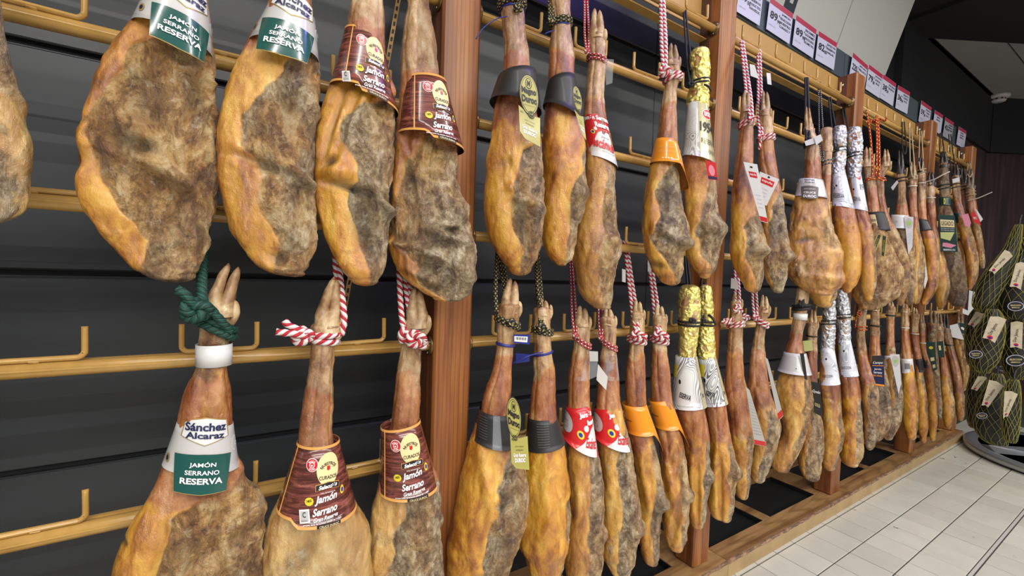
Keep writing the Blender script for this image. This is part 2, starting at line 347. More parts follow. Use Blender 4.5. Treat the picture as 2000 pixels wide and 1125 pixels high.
# ------------------------------------------------------------------ lettering
_tc={}
def textgeo(s,bold=0.0,serif=False):
    k=(s,bold)
    if k in _tc: return _tc[k]
    cu=bpy.data.curves.new('t','FONT'); cu.body=s; cu.size=1; cu.resolution_u=3; cu.offset=bold; cu.align_x='LEFT'
    o=bpy.data.objects.new('t',cu); COL.objects.link(o)
    me=o.to_mesh(); V=np.array([v.co[:2] for v in me.vertices]); Fc=[list(p.vertices) for p in me.polygons]; o.to_mesh_clear()
    bpy.data.objects.remove(o); bpy.data.curves.remove(cu)
    if len(V):
        lo=V.min(0);hi=V.max(0); V=(V-(lo+hi)/2)/np.maximum(hi-lo,1e-6)
    _tc[k]=(V,Fc); return _tc[k]
class Surf:
    """a printed sheet: S(x,y,off) -> local point, x right / y up in metres"""
    layer=0
    def text(s,t,x,y,w_,h_,mat,parent,rot=0,shear=0,bold=.012,lift=.0006,name='lettering'):
        V,Fc=textgeo(t,bold)
        if not len(V): return
        c,sn=math.cos(rot),math.sin(rot); P=[]
        for a,b in V:
            X=a*w_+shear*b*h_; Y=b*h_; P.append(s.S(x+X*c-Y*sn,y+X*sn+Y*c,lift+.0012))
        return mk(name,P,Fc,mat,parent,False)
    def arc(s,t,x,y,R,a0,a1,h_,mat,parent,name='lettering'):
        V,Fc=textgeo(t,.02); P=[]
        for a,b in V:
            an=a0+(a1-a0)*(a+.5); rr=R+b*h_*(1 if a0>a1 else -1); P.append(s.S(x+rr*math.cos(an),y+rr*math.sin(an),.0018))
        return mk(name,P,Fc,mat,parent,False)
    def poly(s,pts,mat,parent,lift=.0006,name='printed_panel',rings=6,maxd=.006):
        pts=np.array(pts,float); B=[]
        for i in range(len(pts)):
            a,b=pts[i],pts[(i+1)%len(pts)]; n=max(1,int(np.linalg.norm(b-a)/maxd))
            for k in range(n): B.append(a+(b-a)*k/n)
        B=np.array(B); c=B.mean(0); V=[s.S(c[0],c[1],lift)]; Fc=[]; n=len(B)
        for r in range(1,rings+1):
            for b in B: q=c+(b-c)*r/rings; V.append(s.S(q[0],q[1],lift))
        for j in range(n): Fc.append([0,1+j,1+(j+1)%n])
        for r in range(rings-1):
            for j in range(n):
                a=1+r*n+j; b=1+r*n+(j+1)%n; Fc.append([a,a+n,b+n,b])
        return mk(name,V,Fc,mat,parent,True)
    def disc(s,x,y,rx,ry,mat,parent,lift=.0006,name='printed_badge',n=28,rot=0):
        return s.poly([(x+rx*math.cos(t)*math.cos(rot)-ry*math.sin(t)*math.sin(rot),y+rx*math.cos(t)*math.sin(rot)+ry*math.sin(t)*math.cos(rot)) for t in np.linspace(0,2*math.pi,n,endpoint=False)],mat,parent,lift,name,4,.02)
    def rect(s,x,y,w_,h_,mat,parent,lift=.0006,rot=0,name='printed_panel'):
        c,sn=math.cos(rot),math.sin(rot)
        return s.poly([(x+a*w_/2*c-b*h_/2*sn,y+a*w_/2*sn+b*h_/2*c) for a,b in ((-1,-1),(1,-1),(1,1),(-1,1))],mat,parent,lift,name)
class Flat(Surf):
    """four corners (top-left, top-right, bottom-right, bottom-left) as 3d points"""
    def __init__(s,C,th=.0012):
        s.C=[np.array(c,float) for c in C]; s.w=(np.linalg.norm(s.C[1]-s.C[0])+np.linalg.norm(s.C[2]-s.C[3]))/2
        s.h=(np.linalg.norm(s.C[3]-s.C[0])+np.linalg.norm(s.C[2]-s.C[1]))/2; s.th=th
        n=np.cross(s.C[3]-s.C[0],s.C[1]-s.C[0]); s.n=n/np.linalg.norm(n)
    def S(s,x,y,off=0):
        u=x/s.w+.5; v=.5-y/s.h; C=s.C
        return (C[0]*(1-u)+C[1]*u)*(1-v)+(C[3]*(1-u)+C[2]*u)*v+s.n*(off*.6)
    def sheet(s,name,mat,parent,shape=None):
        pts=shape or [(-.5,-.5),(.5,-.5),(.5,.5),(-.5,.5)]
        n=len(pts); V=[s.S(a*s.w,b*s.h,0) for a,b in pts]+[s.S(a*s.w,b*s.h,-s.th) for a,b in pts]
        Fc=[list(range(n)),list(range(2*n-1,n-1,-1))]+[[i,i+n,(i+1)%n+n,(i+1)%n] for i in range(n)]
        return mk(name,V,Fc,mat,parent,False)
class Cone(Surf):
    def __init__(s,ham,TL,TR,BL,BR,dep=.9,a0=-2.6,a1=2.6,vend=None,yoff=0):
        f=lambda p: ham.sz(*p)
        s.TL,s.TR,s.BL,s.BR=[np.array(f(p)) for p in (TL,TR,BL,BR)]; s.dep=dep; s.a0=a0; s.a1=a1; s.vend=vend or (lambda a:1.0)
        s.H=np.linalg.norm((s.BL+s.BR)/2-(s.TL+s.TR)/2); s.yoff=yoff; s.ham=ham
    def AV(s,a,v,off=0):
        L=s.TL*(1-v)+s.BL*v; R=s.TR*(1-v)+s.BR*v; C=(L+R)/2; W=(R-L)/2; Wn=np.linalg.norm(W)
        k=(Wn+off)/Wn
        q=C+W*math.sin(a)*k
        return (q[0],-Wn*s.dep*math.cos(a)*k+s.yoff,q[1])
    def wid(s,v):
        L=s.TL*(1-v)+s.BL*v; R=s.TR*(1-v)+s.BR*v; return np.linalg.norm(R-L)/2
    def S(s,x,y,off=0):
        v=-y/s.H; return s.AV(x/s.wid(v),v,off)
    def at(s,px,py):
        q=np.array(s.ham.sz(px,py)); v=.5
        for _ in range(6):
            L=s.TL*(1-v)+s.BL*v; R=s.TR*(1-v)+s.BR*v; C=(L+R)/2; W=(R-L)/2; t=np.clip(((q-C)@W)/(W@W),-.98,.98)
            e=q-(C+W*t); d=(s.BL+s.BR-s.TL-s.TR)/2; v+= (e@d)/(d@d)
        return math.asin(t)*s.wid(v), -v*s.H
    def sheet(s,name,mat,parent,a0=None,a1=None,v0=0,v1=1,off=0,th=.0006,na=44,nv=7):
        a0=s.a0 if a0 is None else a0; a1=s.a1 if a1 is None else a1; V=[];Fc=[]
        A=np.linspace(a0,a1,na)
        for o_ in (off,off-th):
            for a in A:
                ve=s.vend(a)
                for v in np.linspace(v0,v1,nv): V.append(s.AV(a,v*ve,o_))
        n=na*nv
        for i in range(na-1):
            for j in range(nv-1):
                q=i*nv+j; Fc.append([q,q+1,q+nv+1,q+nv]); Fc.append([n+q,n+q+nv,n+q+nv+1,n+q+1])
        for i in range(na-1):
            for j in (0,nv-1):
                q=i*nv+j; Fc.append([q,q+nv,n+q+nv,n+q])
        for j in range(nv-1):
            for i in (0,na-1):
                q=i*nv+j; Fc.append([q,q+1,n+q+1,n+q])
        return mk(name,V,Fc,mat,parent,True)

# ------------------------------------------------------------------ setting
PX=[(-.665,-.57),(.388,.487),(1.438,1.532),(2.556,2.65),(3.655,3.752),(4.54,4.635)]
ZR=[ZC+z for z in (.898,.629,.368,.086,-.184,-.461)]
ZB=ZC-1.085
XL,XR=-1.8,4.66
WY=.2
# back wall
wall=struct(mk('wall_back',*(lambda b:(b.v,b.f))(MB().box((-1.8,WY+.018,0),(9.6,WY+.06,3.35))),BLACK,smooth=False))
gz=[ZC+1.385]+[ZC+z*1.185 for z in (.787,.363,-.029,-.380,-.735)]+[ZB-.02]
for i in range(len(gz)-1):
    for xa,xb in ((XL,1.48),(1.483,XR)):
        b=MB(); b.box((xa,WY,gz[i+1]+.005),(xb,WY+.018,gz[i]-.010),.003); b.box((xa,WY+.006,gz[i]-.012),(xb,WY+.018,gz[i]-.0075))
        b.build('slat_board',SLAT,wall)
# floor with separate tiles
fl=struct(mk('floor',*(lambda b:(b.v,b.f))(MB().box((-2.5,-5.5,-.05),(9.8,.26,-.004))),GROUT,smooth=False))
px_,py_=.1447,.1516; x0t=1.50; nt=0
def tilebox(xa,xb,ya,yb): return MB().box((xa,ya,-.008),(xb,yb,0),.0012)
yl=[-.0205,-.1722,-.3238,-.4754,-.627]+[-.641-.1516*k for k in range(1,6)]
struct(MB().box((-2,-.639,-.006),(8,-.629,-.0012)).build('trim_1',plain('joint_strip',(.46,.44,.40),.5)))
tm=None
far=MB()
for j in range(len(yl)-1):
    ya,yb=yl[j+1],yl[j]
    if j==4: yb=-.641
    for i in range(-2,28):
        xa=x0t+px_*i; g=.0019
        if j<6 and nt<290 and xa+px_>1.5+.35*(j>2)*(j-2)*0 and xa<5.2 and j>0:
            if tm is None:
                o=tilebox(g,px_-g,g,py_-g-.0008).build('floor_tile',TILE,fl); tm=o.data
            else:
                o=bpy.data.objects.new('floor_tile',tm); COL.objects.link(o); o.parent=fl
            o.location=(xa,ya,random.uniform(-.0006,.0004)); o.rotation_euler=(random.uniform(-.002,.002),random.uniform(-.002,.002),0); nt+=1
        else: far.box((xa+g,ya+g,-.008),(xa+px_-g,yb-g,0))
for i in range(-26,50):
    for j in range(0,24):
        xa=x0t+px_*i; ya=yl[-1]-py_*(j+1)
        if ya<-5: continue
        far.box((xa+.0016,ya+.0016,-.008),(xa+px_-.0016,ya+py_-.0016,0))
for i in range(-26,-2):
    for j in range(len(yl)-1):
        xa=x0t+px_*i; far.box((xa+.0016,yl[j+1]+.0016,-.008),(xa+px_-.0016,(yl[j] if j!=4 else -.641)-.0016,0))
o=far.build('floor_tile_field',TILE,fl); o['kind']='stuff'
# end walls (diagonal) and ceiling
dv=np.array([1.8,-1,0])/math.hypot(1.8,1)
nv_=np.array([1,1.8,0])/math.hypot(1.8,1)
E0=np.array([6.5,WY,0]); zt=ZC+1.39
def diag(name,za,zb,off,mat,ln=4.6):
    a=E0+nv_*off; b=a+dv*ln; t=nv_*.05
    return mk(name,[(*a[:2],za),(*b[:2],za),(*(b+t)[:2],za),(*(a+t)[:2],za),(*a[:2],zb),(*b[:2],zb),(*(b+t)[:2],zb),(*(a+t)[:2],zb)],[[0,3,2,1],[4,5,6,7],[0,1,5,4],[1,2,6,5],[2,3,7,6],[3,0,4,7]],mat,None,False)
struct(diag('wall_end',0,zt,0,WEND))
struct(diag('wall_end_upper',zt,3.3,-.04,BLACK))
struct(MB().box((4.66,WY-.006,0),(6.53,WY+.018,zt)).build('wall_back_panel',WEND))
struct(MB().box((4.05,WY-.03,ZC+1.39),(9.6,WY+.018,3.3)).build('wall_back_upper',BLACK))
# low black ceiling + grey tiled bay, cut on the diagonal
zc=ZC+1.926
def prism(name,pts,z0,z1,mat,parent=None):
    n=len(pts); V=[(x,y,z0) for x,y in pts]+[(x,y,z1) for x,y in pts]
    return mk(name,V,[list(range(n))[::-1],list(range(n,2*n))]+[[i,(i+1)%n,(i+1)%n+n,i+n] for i in range(n)],mat,parent,False)
cl=struct(prism('ceiling',[(3.75,WY),(3.75,-6),(9.8,-6),(9.8,WY)],zc+.03,zc+.08,BLACK))
def dl(x,y,k): return (x+1.75*k,y-k)
p0=(4.47,WY);p1=(7.45,WY)
struct(prism('ceiling_soffit',[(4.12,WY),p0,dl(*p0,2.2),(4.12,-3)],zc,zc+.03,BLACK))
struct(prism('ceiling_soffit_end',[p1,(9.8,WY),(9.8,-1.5),dl(*p1,1.67)],zc,zc+.03,BLACK))
nseg=[4.47,5.45,6.45,7.45]
for i in range(3):
    a=(nseg[i]+(.006 if i else .02),WY-.02);b=(nseg[i+1]-(.006 if i<2 else .02),WY-.02)
    for k0,k1 in ((0.03,.32),(.332,.9),(.912,1.6)):
        prism('ceiling_tile',[dl(*a,k0),dl(*b,k0),dl(*b,k1),dl(*a,k1)],zc+.012,zc+.029,CEIL,cl)
prism('ceiling_trim',[dl(*p0,0),dl(*p1,0),dl(*p1,.03),dl(*p0,.03)],zc-.004,zc+.029,plain('ceiling_edge',(.4,.38,.36),.5),cl)
# smoke detector
q=atZ(1944,188,zc+.012)
r_=empty('smoke_detector',(q[0],q[1]-.02,zc+.012)); top(r_,'round off-white smoke detector on the grey ceiling tile','detector')
def lathe(name,prof,mat,parent,n=24):
    V=[];Fc=[]
    for r,z in prof:
        for k in range(n): V.append((r*math.cos(2*math.pi*k/n),r*math.sin(2*math.pi*k/n),z))
    for i in range(len(prof)-1):
        for k in range(n): a=i*n+k;b=i*n+(k+1)%n; Fc.append([a,b,b+n,a+n])
    Fc.append(list(range(n))[::-1]); Fc.append([(len(prof)-1)*n+k for k in range(n)])
    return mk(name,V,Fc,mat,parent)
lathe('base_ring',[(.085,0),(.085,-.02),(.075,-.03)],SMOKEG,r_); lathe('sensing_chamber',[(.05,-.03),(.05,-.045),(.06,-.05),(.055,-.062),(.02,-.066)],SMOKEG,r_)
b=MB()
for k in range(8): a=k*math.pi/4; b.box((.046*math.cos(a)-.008,.046*math.sin(a)-.008,-.047),(.046*math.cos(a)+.008,.046*math.sin(a)+.008,-.034))
b.build('vent_slot',INK,r_)
# ceiling light at the top right
q=atZ(1947,-52,zc)
t_=empty('ceiling_light',(q[0],q[1],zc)); top(t_,'flat white rectangular ceiling light in the black soffit','light')
MB().box((-.14,-.14,-.012),(.14,.14,0),.004).build('light_frame',WHITEP,t_)
t=NT('soft_lamp_panel'); t.p(Base_Color=(.6,.62,.65)); t.b.inputs['Emission Color'].default_value=(.8,.85,.9,1); t.b.inputs['Emission Strength'].default_value=.35
MB().box((-.12,-.12,-.015),(.12,.12,-.012)).build('diffuser',t.m,t_)
# leaning white header panels
lean=.31
def wp(xa,xb,mat,name='header_panel',z0=ZC+1.39,z1=ZC+2.2,out=0,sl=-.02):
    y0=WY-out; h=z1-z0; y1=y0-h*lean; th=.012
    V=[(xa,y0,z0),(xb,y0,z0),(xb+h*sl,y1,z1),(xa+h*sl,y1,z1)]; V=V+[(x,y+th,z) for x,y,z in V]
    return mk(name,V,[[0,1,2,3],[7,6,5,4],[0,4,5,1],[1,5,6,2],[2,6,7,3],[3,7,4,0]],mat,None,False)
h0=empty('leaning_header',(2.2,0,ZC+1.17)); top(h0,'white leaning header panels above the price cards','header panel')
for xa,xb in ((-.8,.72),(.74,2.42),(2.53,3.05),(3.058,3.79)):
    o=wp(xa,xb,WHITEP); o.parent=h0; o.location=(-2.2,0,-(ZC+1.17))
o=wp(2.42,2.53,SLATE,'slotted_upright'); o.parent=h0; o.location=(-2.2,0,-(ZC+1.17))
for k in range(12):
    z=ZC+1.42+k*.06; o=wp(2.46-.02*(k*.06+.03),2.49-.02*(k*.06+.03),PAPER,'upright_slot',z,z+.022,.0025+(z-ZC-1.39)*lean); o.parent=h0; o.location=(-2.2,0,-(ZC+1.17))
# posts
plab=['reddish brown wooden post left of the frame','wide reddish brown wooden post beside the woodgrain collar hams','wooden post behind the gold foil ham, violet sheen on its face','wooden post with open top and bolts behind the silver foil hams','wooden post behind the hams with white straps','farthest wooden post next to the burgundy wall panel']
for i,(a,b_) in enumerate(PX):
    e=empty('wooden_post',((a+b_)/2,-.078,ZB)); top(e,plab[i],'post','wooden posts'); hw=(b_-a)/2; H=ZC+1.04-ZB
    if i<3: H=ZC+1.16+.9*(i<3)-ZB-.0
    if i<3: H=2.28
    MB().box((-hw,-.042,0),(hw,.042,H),.006).build('post_beam',WPOST,e)
    m=MB()
    m.box((-hw-.003,.0,H-.27 if i>=3 else 1.86),(-hw,.041,H-.004)); m.build('bracket_plate',plain('brown_plate',(.12,.055,.03),.45),e)
    for s_ in (-1,1):
        for k in range(6):
            f=MB(); c=s_*(hw+.0025)
            pts=[(s_*hw,-.014,ZR[k]-ZB),(s_*(hw+.005),-.014,ZR[k]-ZB)]; f.tube(pts,.024,20); fo=f.build('rail_flange',plain('bronze_flange',(.20,.12,.045),.35,metal=.6),e,True)
            if i in (1,2,3) and s_==-1:
                for q_ in range(3):
                    g=MB(); an=q_*2.09+.5; g.tube([(s_*(hw+.005),-.014+.018*math.cos(an),ZR[k]-ZB+.018*math.sin(an)),(s_*(hw+.0075),-.014+.018*math.cos(an),ZR[k]-ZB+.018*math.sin(an))],.0032,8); g.build('flange_screw',STEEL,fo,True)
    if i>=3:
        for zz in (-.05,-.16):
            g=MB(); g.tube([(-hw-.003,.020,H+zz),(-hw-.011,.020,H+zz)],.0085,12); g.build('bolt',STEEL,e,True)
# rails + hooks, yellow panels, price boards
prong=[(.28,.155,1),(.559,.668,0),(1.611,1.728,0),(2.762,2.871,0),(3.84,3.95,0)]
rowname=['topmost','second','third','fourth','fifth','lowest']
bayname=['left of the wide front post','between the first and second posts','between the second and third posts','between the third and fourth posts','beyond the fourth post']
hookmesh=None
for bi in range(5):
    xa=PX[bi][1]; xb=PX[bi+1][0]
    for k in range(6):
        e=empty('hanging_rail',((xa+xb)/2,-.092,ZR[k])); top(e,f'{rowname[k]} tan tubular rail {bayname[bi]}','rail','tan hanging rails')
        if bi==0:e['label']=f'{rowname[k]} tan tubular rail at the left, {bayname[bi]}'
        h=(xb-xa)/2
        MB().tube([(-h+.005,0,0),(h-.005,0,0)],.0128,18).build('rail_tube',TAN,e,True)
        MB().box((-h+.006,.012,.004),(h-.006,.02,.012)).build('rear_strip',TAN,e)
        if bi==0: us=[(.155,.28),(-.092,.028),(-.34,-.218)]
        else:
            s0=(None,.559,1.611,2.762,3.85)[bi]; us=[(s0+.2385*j,s0+.2385*j+.118) for j in range(4)]
        for (u0,u1) in us:
            hw=(u1-u0)/2; cx=(u0+u1)/2-(xa+xb)/2
            if hookmesh is None:
                R=.011; zt_=.017; top_=.068; pts=[(-.059,-.004,top_),(-.059,-.004,zt_+R)]
                for t in np.linspace(0,math.pi/2,5)[1:]: pts.append((-.059+R-R*math.cos(t),-.004,zt_+R-R*math.sin(t)))
                pts+= [(x,-.004,zt_) for x in (-.03,0,.03)]
                for t in np.linspace(0,math.pi/2,5): pts.append((.059-R+R*math.sin(t),-.004,zt_+R-R*math.cos(t)))
                pts.append((.059,-.004,top_)); 
                hb=MB().tube(crom(pts,.006),.0047,8); hb.tube([(-.006,-.004,.014),(.006,-.004,.014)],.0045,6)
                o=hb.build('hook',TAN,e,True); hookmesh=o.data
            else:
                o=bpy.data.objects.new('hook',hookmesh); COL.objects.link(o); o.parent=e
            o.location=(cx,random.uniform(-.001,.001),0); o.rotation_euler=(random.uniform(-.03,.03),random.uniform(-.02,.02),0)
    e=empty('ochre_panel',((xa+xb)/2,-.05,ZC+.92)); top(e,f'ochre sheet metal panel above the rails {bayname[bi]}','panel','ochre panels'); h=(xb-xa)/2-.002
    MB().box((-h,.012,0),(h,.018,.118),.001).build('sheet',TAND,e); MB().box((-h,-.015,-.048),(h,.018,-.044)).build('bottom_lip',TAN,e)
    e=empty('price_board',((xa+xb)/2,-.04,ZC+1.036)); top(e,f'slate grey price board along the top {bayname[bi]}','price board','price boards')
    h=(xb-xa)/2+.045
    for j in range(3):
        MB().box((-h+j*2*h/3+.002,-.004,0.003),(-h+(j+1)*2*h/3-.002,0,.135),.001).build('backing_board',SLATE,e)
# price cards : left px, right px at their mid height
cards=[(1440,1485,'89','00',('JAMON','RESERVA','DUROC 7KG','NAVIDUL'),0),(1495,1546,'89','99',('JAMON','SELECCION','NUESTRO','CURADO 7'),0),(1546,1592,'89','98',('ESCAMEZ','GOURMET','CRUCE DUROC','ESCAMEZ 7KG'),0),(1593,1631,'82','00',('ELPOZO 1954','RESERVA','HALAL'),0),
(1655,1693,'220','00',('JAMON IBERICO','BELLOTA'),0),(1691,1720,'79','00',('JAMON SERRANO','DUROC','KG'),0),(1718,1747,'38','50',('PALETA SERRANA','BODEGA'),0),(1747,1776,'36','50',('PALETA','DUROC','KG'),0),(1792,1818,'59','00',('PALETA','GRAN','KG'),0),(1822,1838,'',' ',('OFERTA','SERRANO'),1),(1835,1866,'42','75',('PALETA','IBERICA','DE CEBO'),0),(1869,1884,'',' ',('PALETA','SERRANO','IBERICO'),1)]
for n_,(xl,xr,eu,ct,lines,sm) in enumerate(cards):
    Y=-.052; zl=ZC+1.045
    # find X from pixels at card height
    def xat(px):
        lo,hi=0.5,9
        for _ in range(40):
            m_=(lo+hi)/2; P=np.array([m_,Y,zl+.06])-CAM; c=M@P
            if c[0]/c[2]*F+1000<px: lo=m_
            else: hi=m_
        return lo
    xa,xb=xat(xl),xat(xr); wd=min(xb-xa,.19) if not sm else (xb-xa); hh=.128
    e=empty('price_card',((xa+xb)/2,Y,zl))
    place=['first price card right of the violet-tinted post','second price card, reading 89.99','third price card, reading 89.98','fourth price card, reading 82.00','tilted price card just above the third post top','price card just right of the third post top','price card over the red and yellow rope','price card over the middle of the fourth bay','price card just left of the fourth post','small red and white card over the fourth post','broad grey price card beyond the fourth post','last narrow red and white card before the burgundy wall'][n_]
    top(e,'white and crimson '+place if not sm else place,'price card','price cards')
    a=random.uniform(-.03,.03)+(.10 if n_==4 else 0); e.rotation_euler=(.06,a,0)
    fl_=Flat([(-wd/2,0,hh),(wd/2,0,hh),(wd/2,0,0),(-wd/2,0,0)]); sh=fl_.sheet('card_sheet',PURP if n_!=10 else plain('grey_lilac_card',(.32,.32,.36),.4),e)
    fl_.rect(0,hh*.41,wd*.98,hh*.17,CRIM,e,name='crimson_header')
    if eu:
        fl_.text(eu,-wd*.27,hh*.02,wd*.30,hh*.24,INK,e,name='price_figures',bold=.02); fl_.text(ct,-wd*.05,-hh*.07,wd*.13,hh*.12,INK,e,name='price_figures'); fl_.text('€',-wd*.05,hh*.13,wd*.05,hh*.07,INK,e,name='euro_sign')
    for j,l in enumerate(lines): fl_.text(l,wd*(.22 if eu else 0),hh*(.23-.13*j),wd*.46*min(1,len(l)/9+.25),hh*.075,INK,e,name='product_line',bold=.015)
    fl_.text('250214 03',-wd*.3,-hh*.3,wd*.28,hh*.035,GREYC,e,name='small_print',bold=0)
# base platform
e=empty('base_platform',(1.9,-.09,0)); top(e,'low wooden plinth with black inset trays running under the hams','plinth')
def lb(name,a,b_,mat,bev=0): o=MB().box((a[0]-1.9,a[1]+.09,a[2]),(b_[0]-1.9,b_[1]+.09,b_[2]),bev).build(name,mat,e); return o
for xa,xb in ((XL,.36),(.363,1.6),(1.602,2.7),(2.703,3.8),(3.803,4.64)):
    lb('front_board',(xa,-.154,ZB-.02),(xb,-.068,ZB),WBASE,.002)
    lb('fascia_board',(xa,-.158,.0),(xb,-.148,ZB-.003),plain('tan_fascia',(.40,.27,.12),.4,var=.15,vscale=8),.0015)
# chipped brown edge strip
V=[];Fc=[];n=700
for i in range(n+1):
    x=XL+(4.64-XL)*i/n-1.9; j1=.0022*float(vn(np.array([[x*14,3,1]]))[0]); j2=.005*abs(float(vn(np.array([[x*22,7,1]]))[0]))
    V+=[(x,-.064+j1,ZB+.0006),(x,-.0695+j1*.4,ZB+.0004),(x,-.0697,ZB-.009-j2)]
for i in range(n):
    for k in (0,1): q=i*3+k; Fc.append([q,q+3,q+4,q+1])
def chip():
    t=NT('chipped_edge'); v=t.obj((.4,1,1),False); n=t.noise(v,60,6,.7); t.p(Base_Color=t.ramp(n,[(.36,(.10,.06,.04)),(.50,(.20,.115,.07)),(.62,(.42,.24,.13))]),Roughness=.7,Normal=t.bump(n,.6)); return t.m
mk('worn_edge',V,Fc,chip(),e,False)
lb('rear_board',(XL,.15,ZB-.02),(4.64,WY-.002,ZB),WBASE)
xs=[]
for i,(a,b_) in enumerate(PX): xs.append((a-.055,b_+.01))
for i in range(5):
    m_=(PX[i][1]+PX[i+1][0])/2; xs.append((m_-.03,m_+.03))
xs=sorted([s_ for s_ in xs if s_[1]>XL])
for a,b_ in xs: lb('cross_board',(a,-.068,ZB-.02),(b_,.15,ZB-.0008),WBASE,.001)
edges=[(XL,None)]
for (a,b_),(c,d) in zip(xs[:-1],xs[1:]):
    t0,t1=b_+.001,c-.001
    m=MB(); m.box((t0-1.9,.0225,ZB-.030),(t1-1.9,.2395,ZB-.024)); m.box((t0-1.9,.0225,ZB-.024),(t1-1.9,.026,ZB-.003)); m.box((t0-1.9,.236,ZB-.024),(t1-1.9,.2395,ZB-.003)); m.box((t1-.004-1.9,.026,ZB-.024),(t1-1.9,.236,ZB-.003)); m.box((t0-1.9,.026,ZB-.024),(t0+.004-1.9,.236,ZB-.003))
    m.build('inset_tray',TRAYM,e)

# ================================================================== HAMS
class Ham:
    def __init__(s,label,L,R,Y=-.205,fb=.25,r=.6,col=(0,.4,0),red=None,base=0.0,hoof=None,bumps=(),amp=1.0,n=(96,150),seed=None,group=None,cat='ham',lab_row=None,closetop=True):
        s.L,s.R=L,R; s.seed=seed if seed is not None else random.randint(0,9999); s.col=col
        ym=(L[0][0]+L[-1][0])/2
        xm=(np.interp(ym,[p[0] for p in L],[p[1] for p in L])+np.interp(ym,[p[0] for p in R],[p[1] for p in R]))/2
        A=atY(xm,ym,Y); s.A=A; d=ray(xm,ym); nn=np.array([d[0],d[1],0]); s.nn=nn/np.linalg.norm(nn); s.ux=np.array([s.nn[1],-s.nn[0],0])
        lp=sorted([s.sz(x,y)[::-1] for y,x in L]); rp=sorted([s.sz(x,y)[::-1] for y,x in R])
        s.lp=np.array(lp); s.rp=np.array(rp)
        s.z0=min(lp[0][0],rp[0][0]); s.z1=max(lp[-1][0],rp[-1][0])
        s.zt=max(lp[1][0],rp[1][0]); s.r=r
        s.root=empty('cured_ham',tuple(A),math.atan2(s.ux[1],s.ux[0])); s.root['label']=label; s.root['category']=cat
        s.root['group']=group or ('hams hanging on the upper rails' if Y<-.15 and L[-1][0]<620 else 'hams hanging on the lower rails')
        s.hoofspec=hoof
        s.build(fb,red,base,bumps,amp,n)
        if hoof: s.hooves(*hoof)
    def sz(s,x,y,d=0.0):
        """pixel -> (across, height) on the ham's own upright plane, d metres behind it"""
        r_=ray(x,y); k=((s.A-CAM)@s.nn+d)/(r_@s.nn); P=CAM+r_*k-s.A; return (P@s.ux,P[2])
    def pt(s,x,y,d=0.0):
        a,b=s.sz(x,y,d); return (a,d,b)
    def lr(s,z):
        l=pchip(s.lp[:,0],s.lp[:,1],z); r=pchip(s.rp[:,0],s.rp[:,1],z); return l,r
    def cw(s,z):
        z=np.atleast_1d(np.array(z,float)); zc=np.maximum(z,s.zt); l,r=s.lr(zc); c=(l+r)/2; w_=np.maximum((r-l)/2,.002)
        # rounded bottom
        tip=(s.lp[0][1]+s.rp[0][1])/2; h=s.zt-s.z0; t=np.clip((z-s.z0)/h,0,1)
        w_=np.where(z<s.zt,w_*np.sqrt(np.clip(1-(1-t)**2,0,1)),w_); c=np.where(z<s.zt,tip+(c-tip)*t**.8,c)
        ht=.012; t2=np.clip((s.z1-z)/ht,0,1); w_=w_*np.sqrt(np.clip(1-(1-t2)**2,.0,1))
        k=sst(.028,.055,w_); b=w_*(1+(s.r-1)*k); b=np.minimum(b,.092)
        return c,np.maximum(w_,.0006),np.maximum(b,.0006)
    def build(s,fb,red,base,bumps,amp,n):
        N,Mz=n; t=np.linspace(0,1,Mz); t=.5*t+.5*(1-np.cos(np.pi*t))/2
        z=s.z0+(s.z1-s.z0)*t; c,w_,b=s.cw(z)
        ph=np.linspace(0,2*np.pi,N,endpoint=False)
        Z=np.repeat(z,N); C=np.repeat(c,N); W=np.repeat(w_,N); B=np.repeat(b,N); P=np.tile(ph,Mz)
        e=.9; cx=np.sign(np.cos(P))*np.abs(np.cos(P))**e; sy=np.sign(np.sin(P))*np.abs(np.sin(P))**e
        X=C+W*cx; Y=B*sy
        nx=np.cos(P)*B; ny=np.sin(P)*W; nl=np.sqrt(nx*nx+ny*ny)+1e-9; nx/=nl; ny/=nl
        pos=np.stack([X,Y,Z],1)+s.seed*.371
        # fat / lean boundary
        if isinstance(fb,(int,float)):
            sb=C-W+2*W*fb
        elif fb is None: sb=C+W*9
        else:
            q=sorted([s.sz(x,y)[::-1] for y,x in fb]); q=np.array(q); sb=np.interp(Z,q[:,0],q[:,1])
        wig=.018*fbm(pos*14,3,3)
        lean=sst(-.010,.012,X-sb+wig*np.minimum(1,W/.08)); lean=np.maximum(lean,base*(.6+.5*fbm(pos*11,9,2)))
        zs=lambda y: s.sz(1000,y)[1] if False else None
        if red:
            x_=0; zy=lambda y: s.sz((np.interp(y,[p[0] for p in s.L],[p[1] for p in s.L])+np.interp(y,[p[0] for p in s.R],[p[1] for p in s.R]))/2,y)[1]
            za,zb=zy(red[0]),zy(red[1])
        else:
            za=s.z0+(s.z1-s.z0)*.80; zb=s.z0+(s.z1-s.z0)*.60
        ns=.03*fbm(pos*16,5,3)
        skin=sst(za-.02,za+.03,Z+ns); rd=sst(zb-.03,zb+.05,Z+ns*1.5)*(1-skin*.6)
        lean=lean*(1-rd*.8); skin0=skin
        # relief
        wf=np.clip(W/.07,.25,1)
        f1=fbm(pos*np.array([13,13,8]),11,4); ridge=1-np.abs(fbm(pos*np.array([24,24,11])+f1[:,None]*.5,21,4)); f3=fbm(pos*55,31,3)
        fr=np.clip(X*0+1,0,1)
        d=.0042*f1*wf+lean*(.0125*(ridge-.75)+.0022*f3)*wf+(1-lean)*(.0009*f3+.0035*(ridge-.75)*wf)
        # fat step: fat stands proud of the lean along the seam
        d=d+.004*wf*(1-sst(-.006,.006,X-sb+wig))
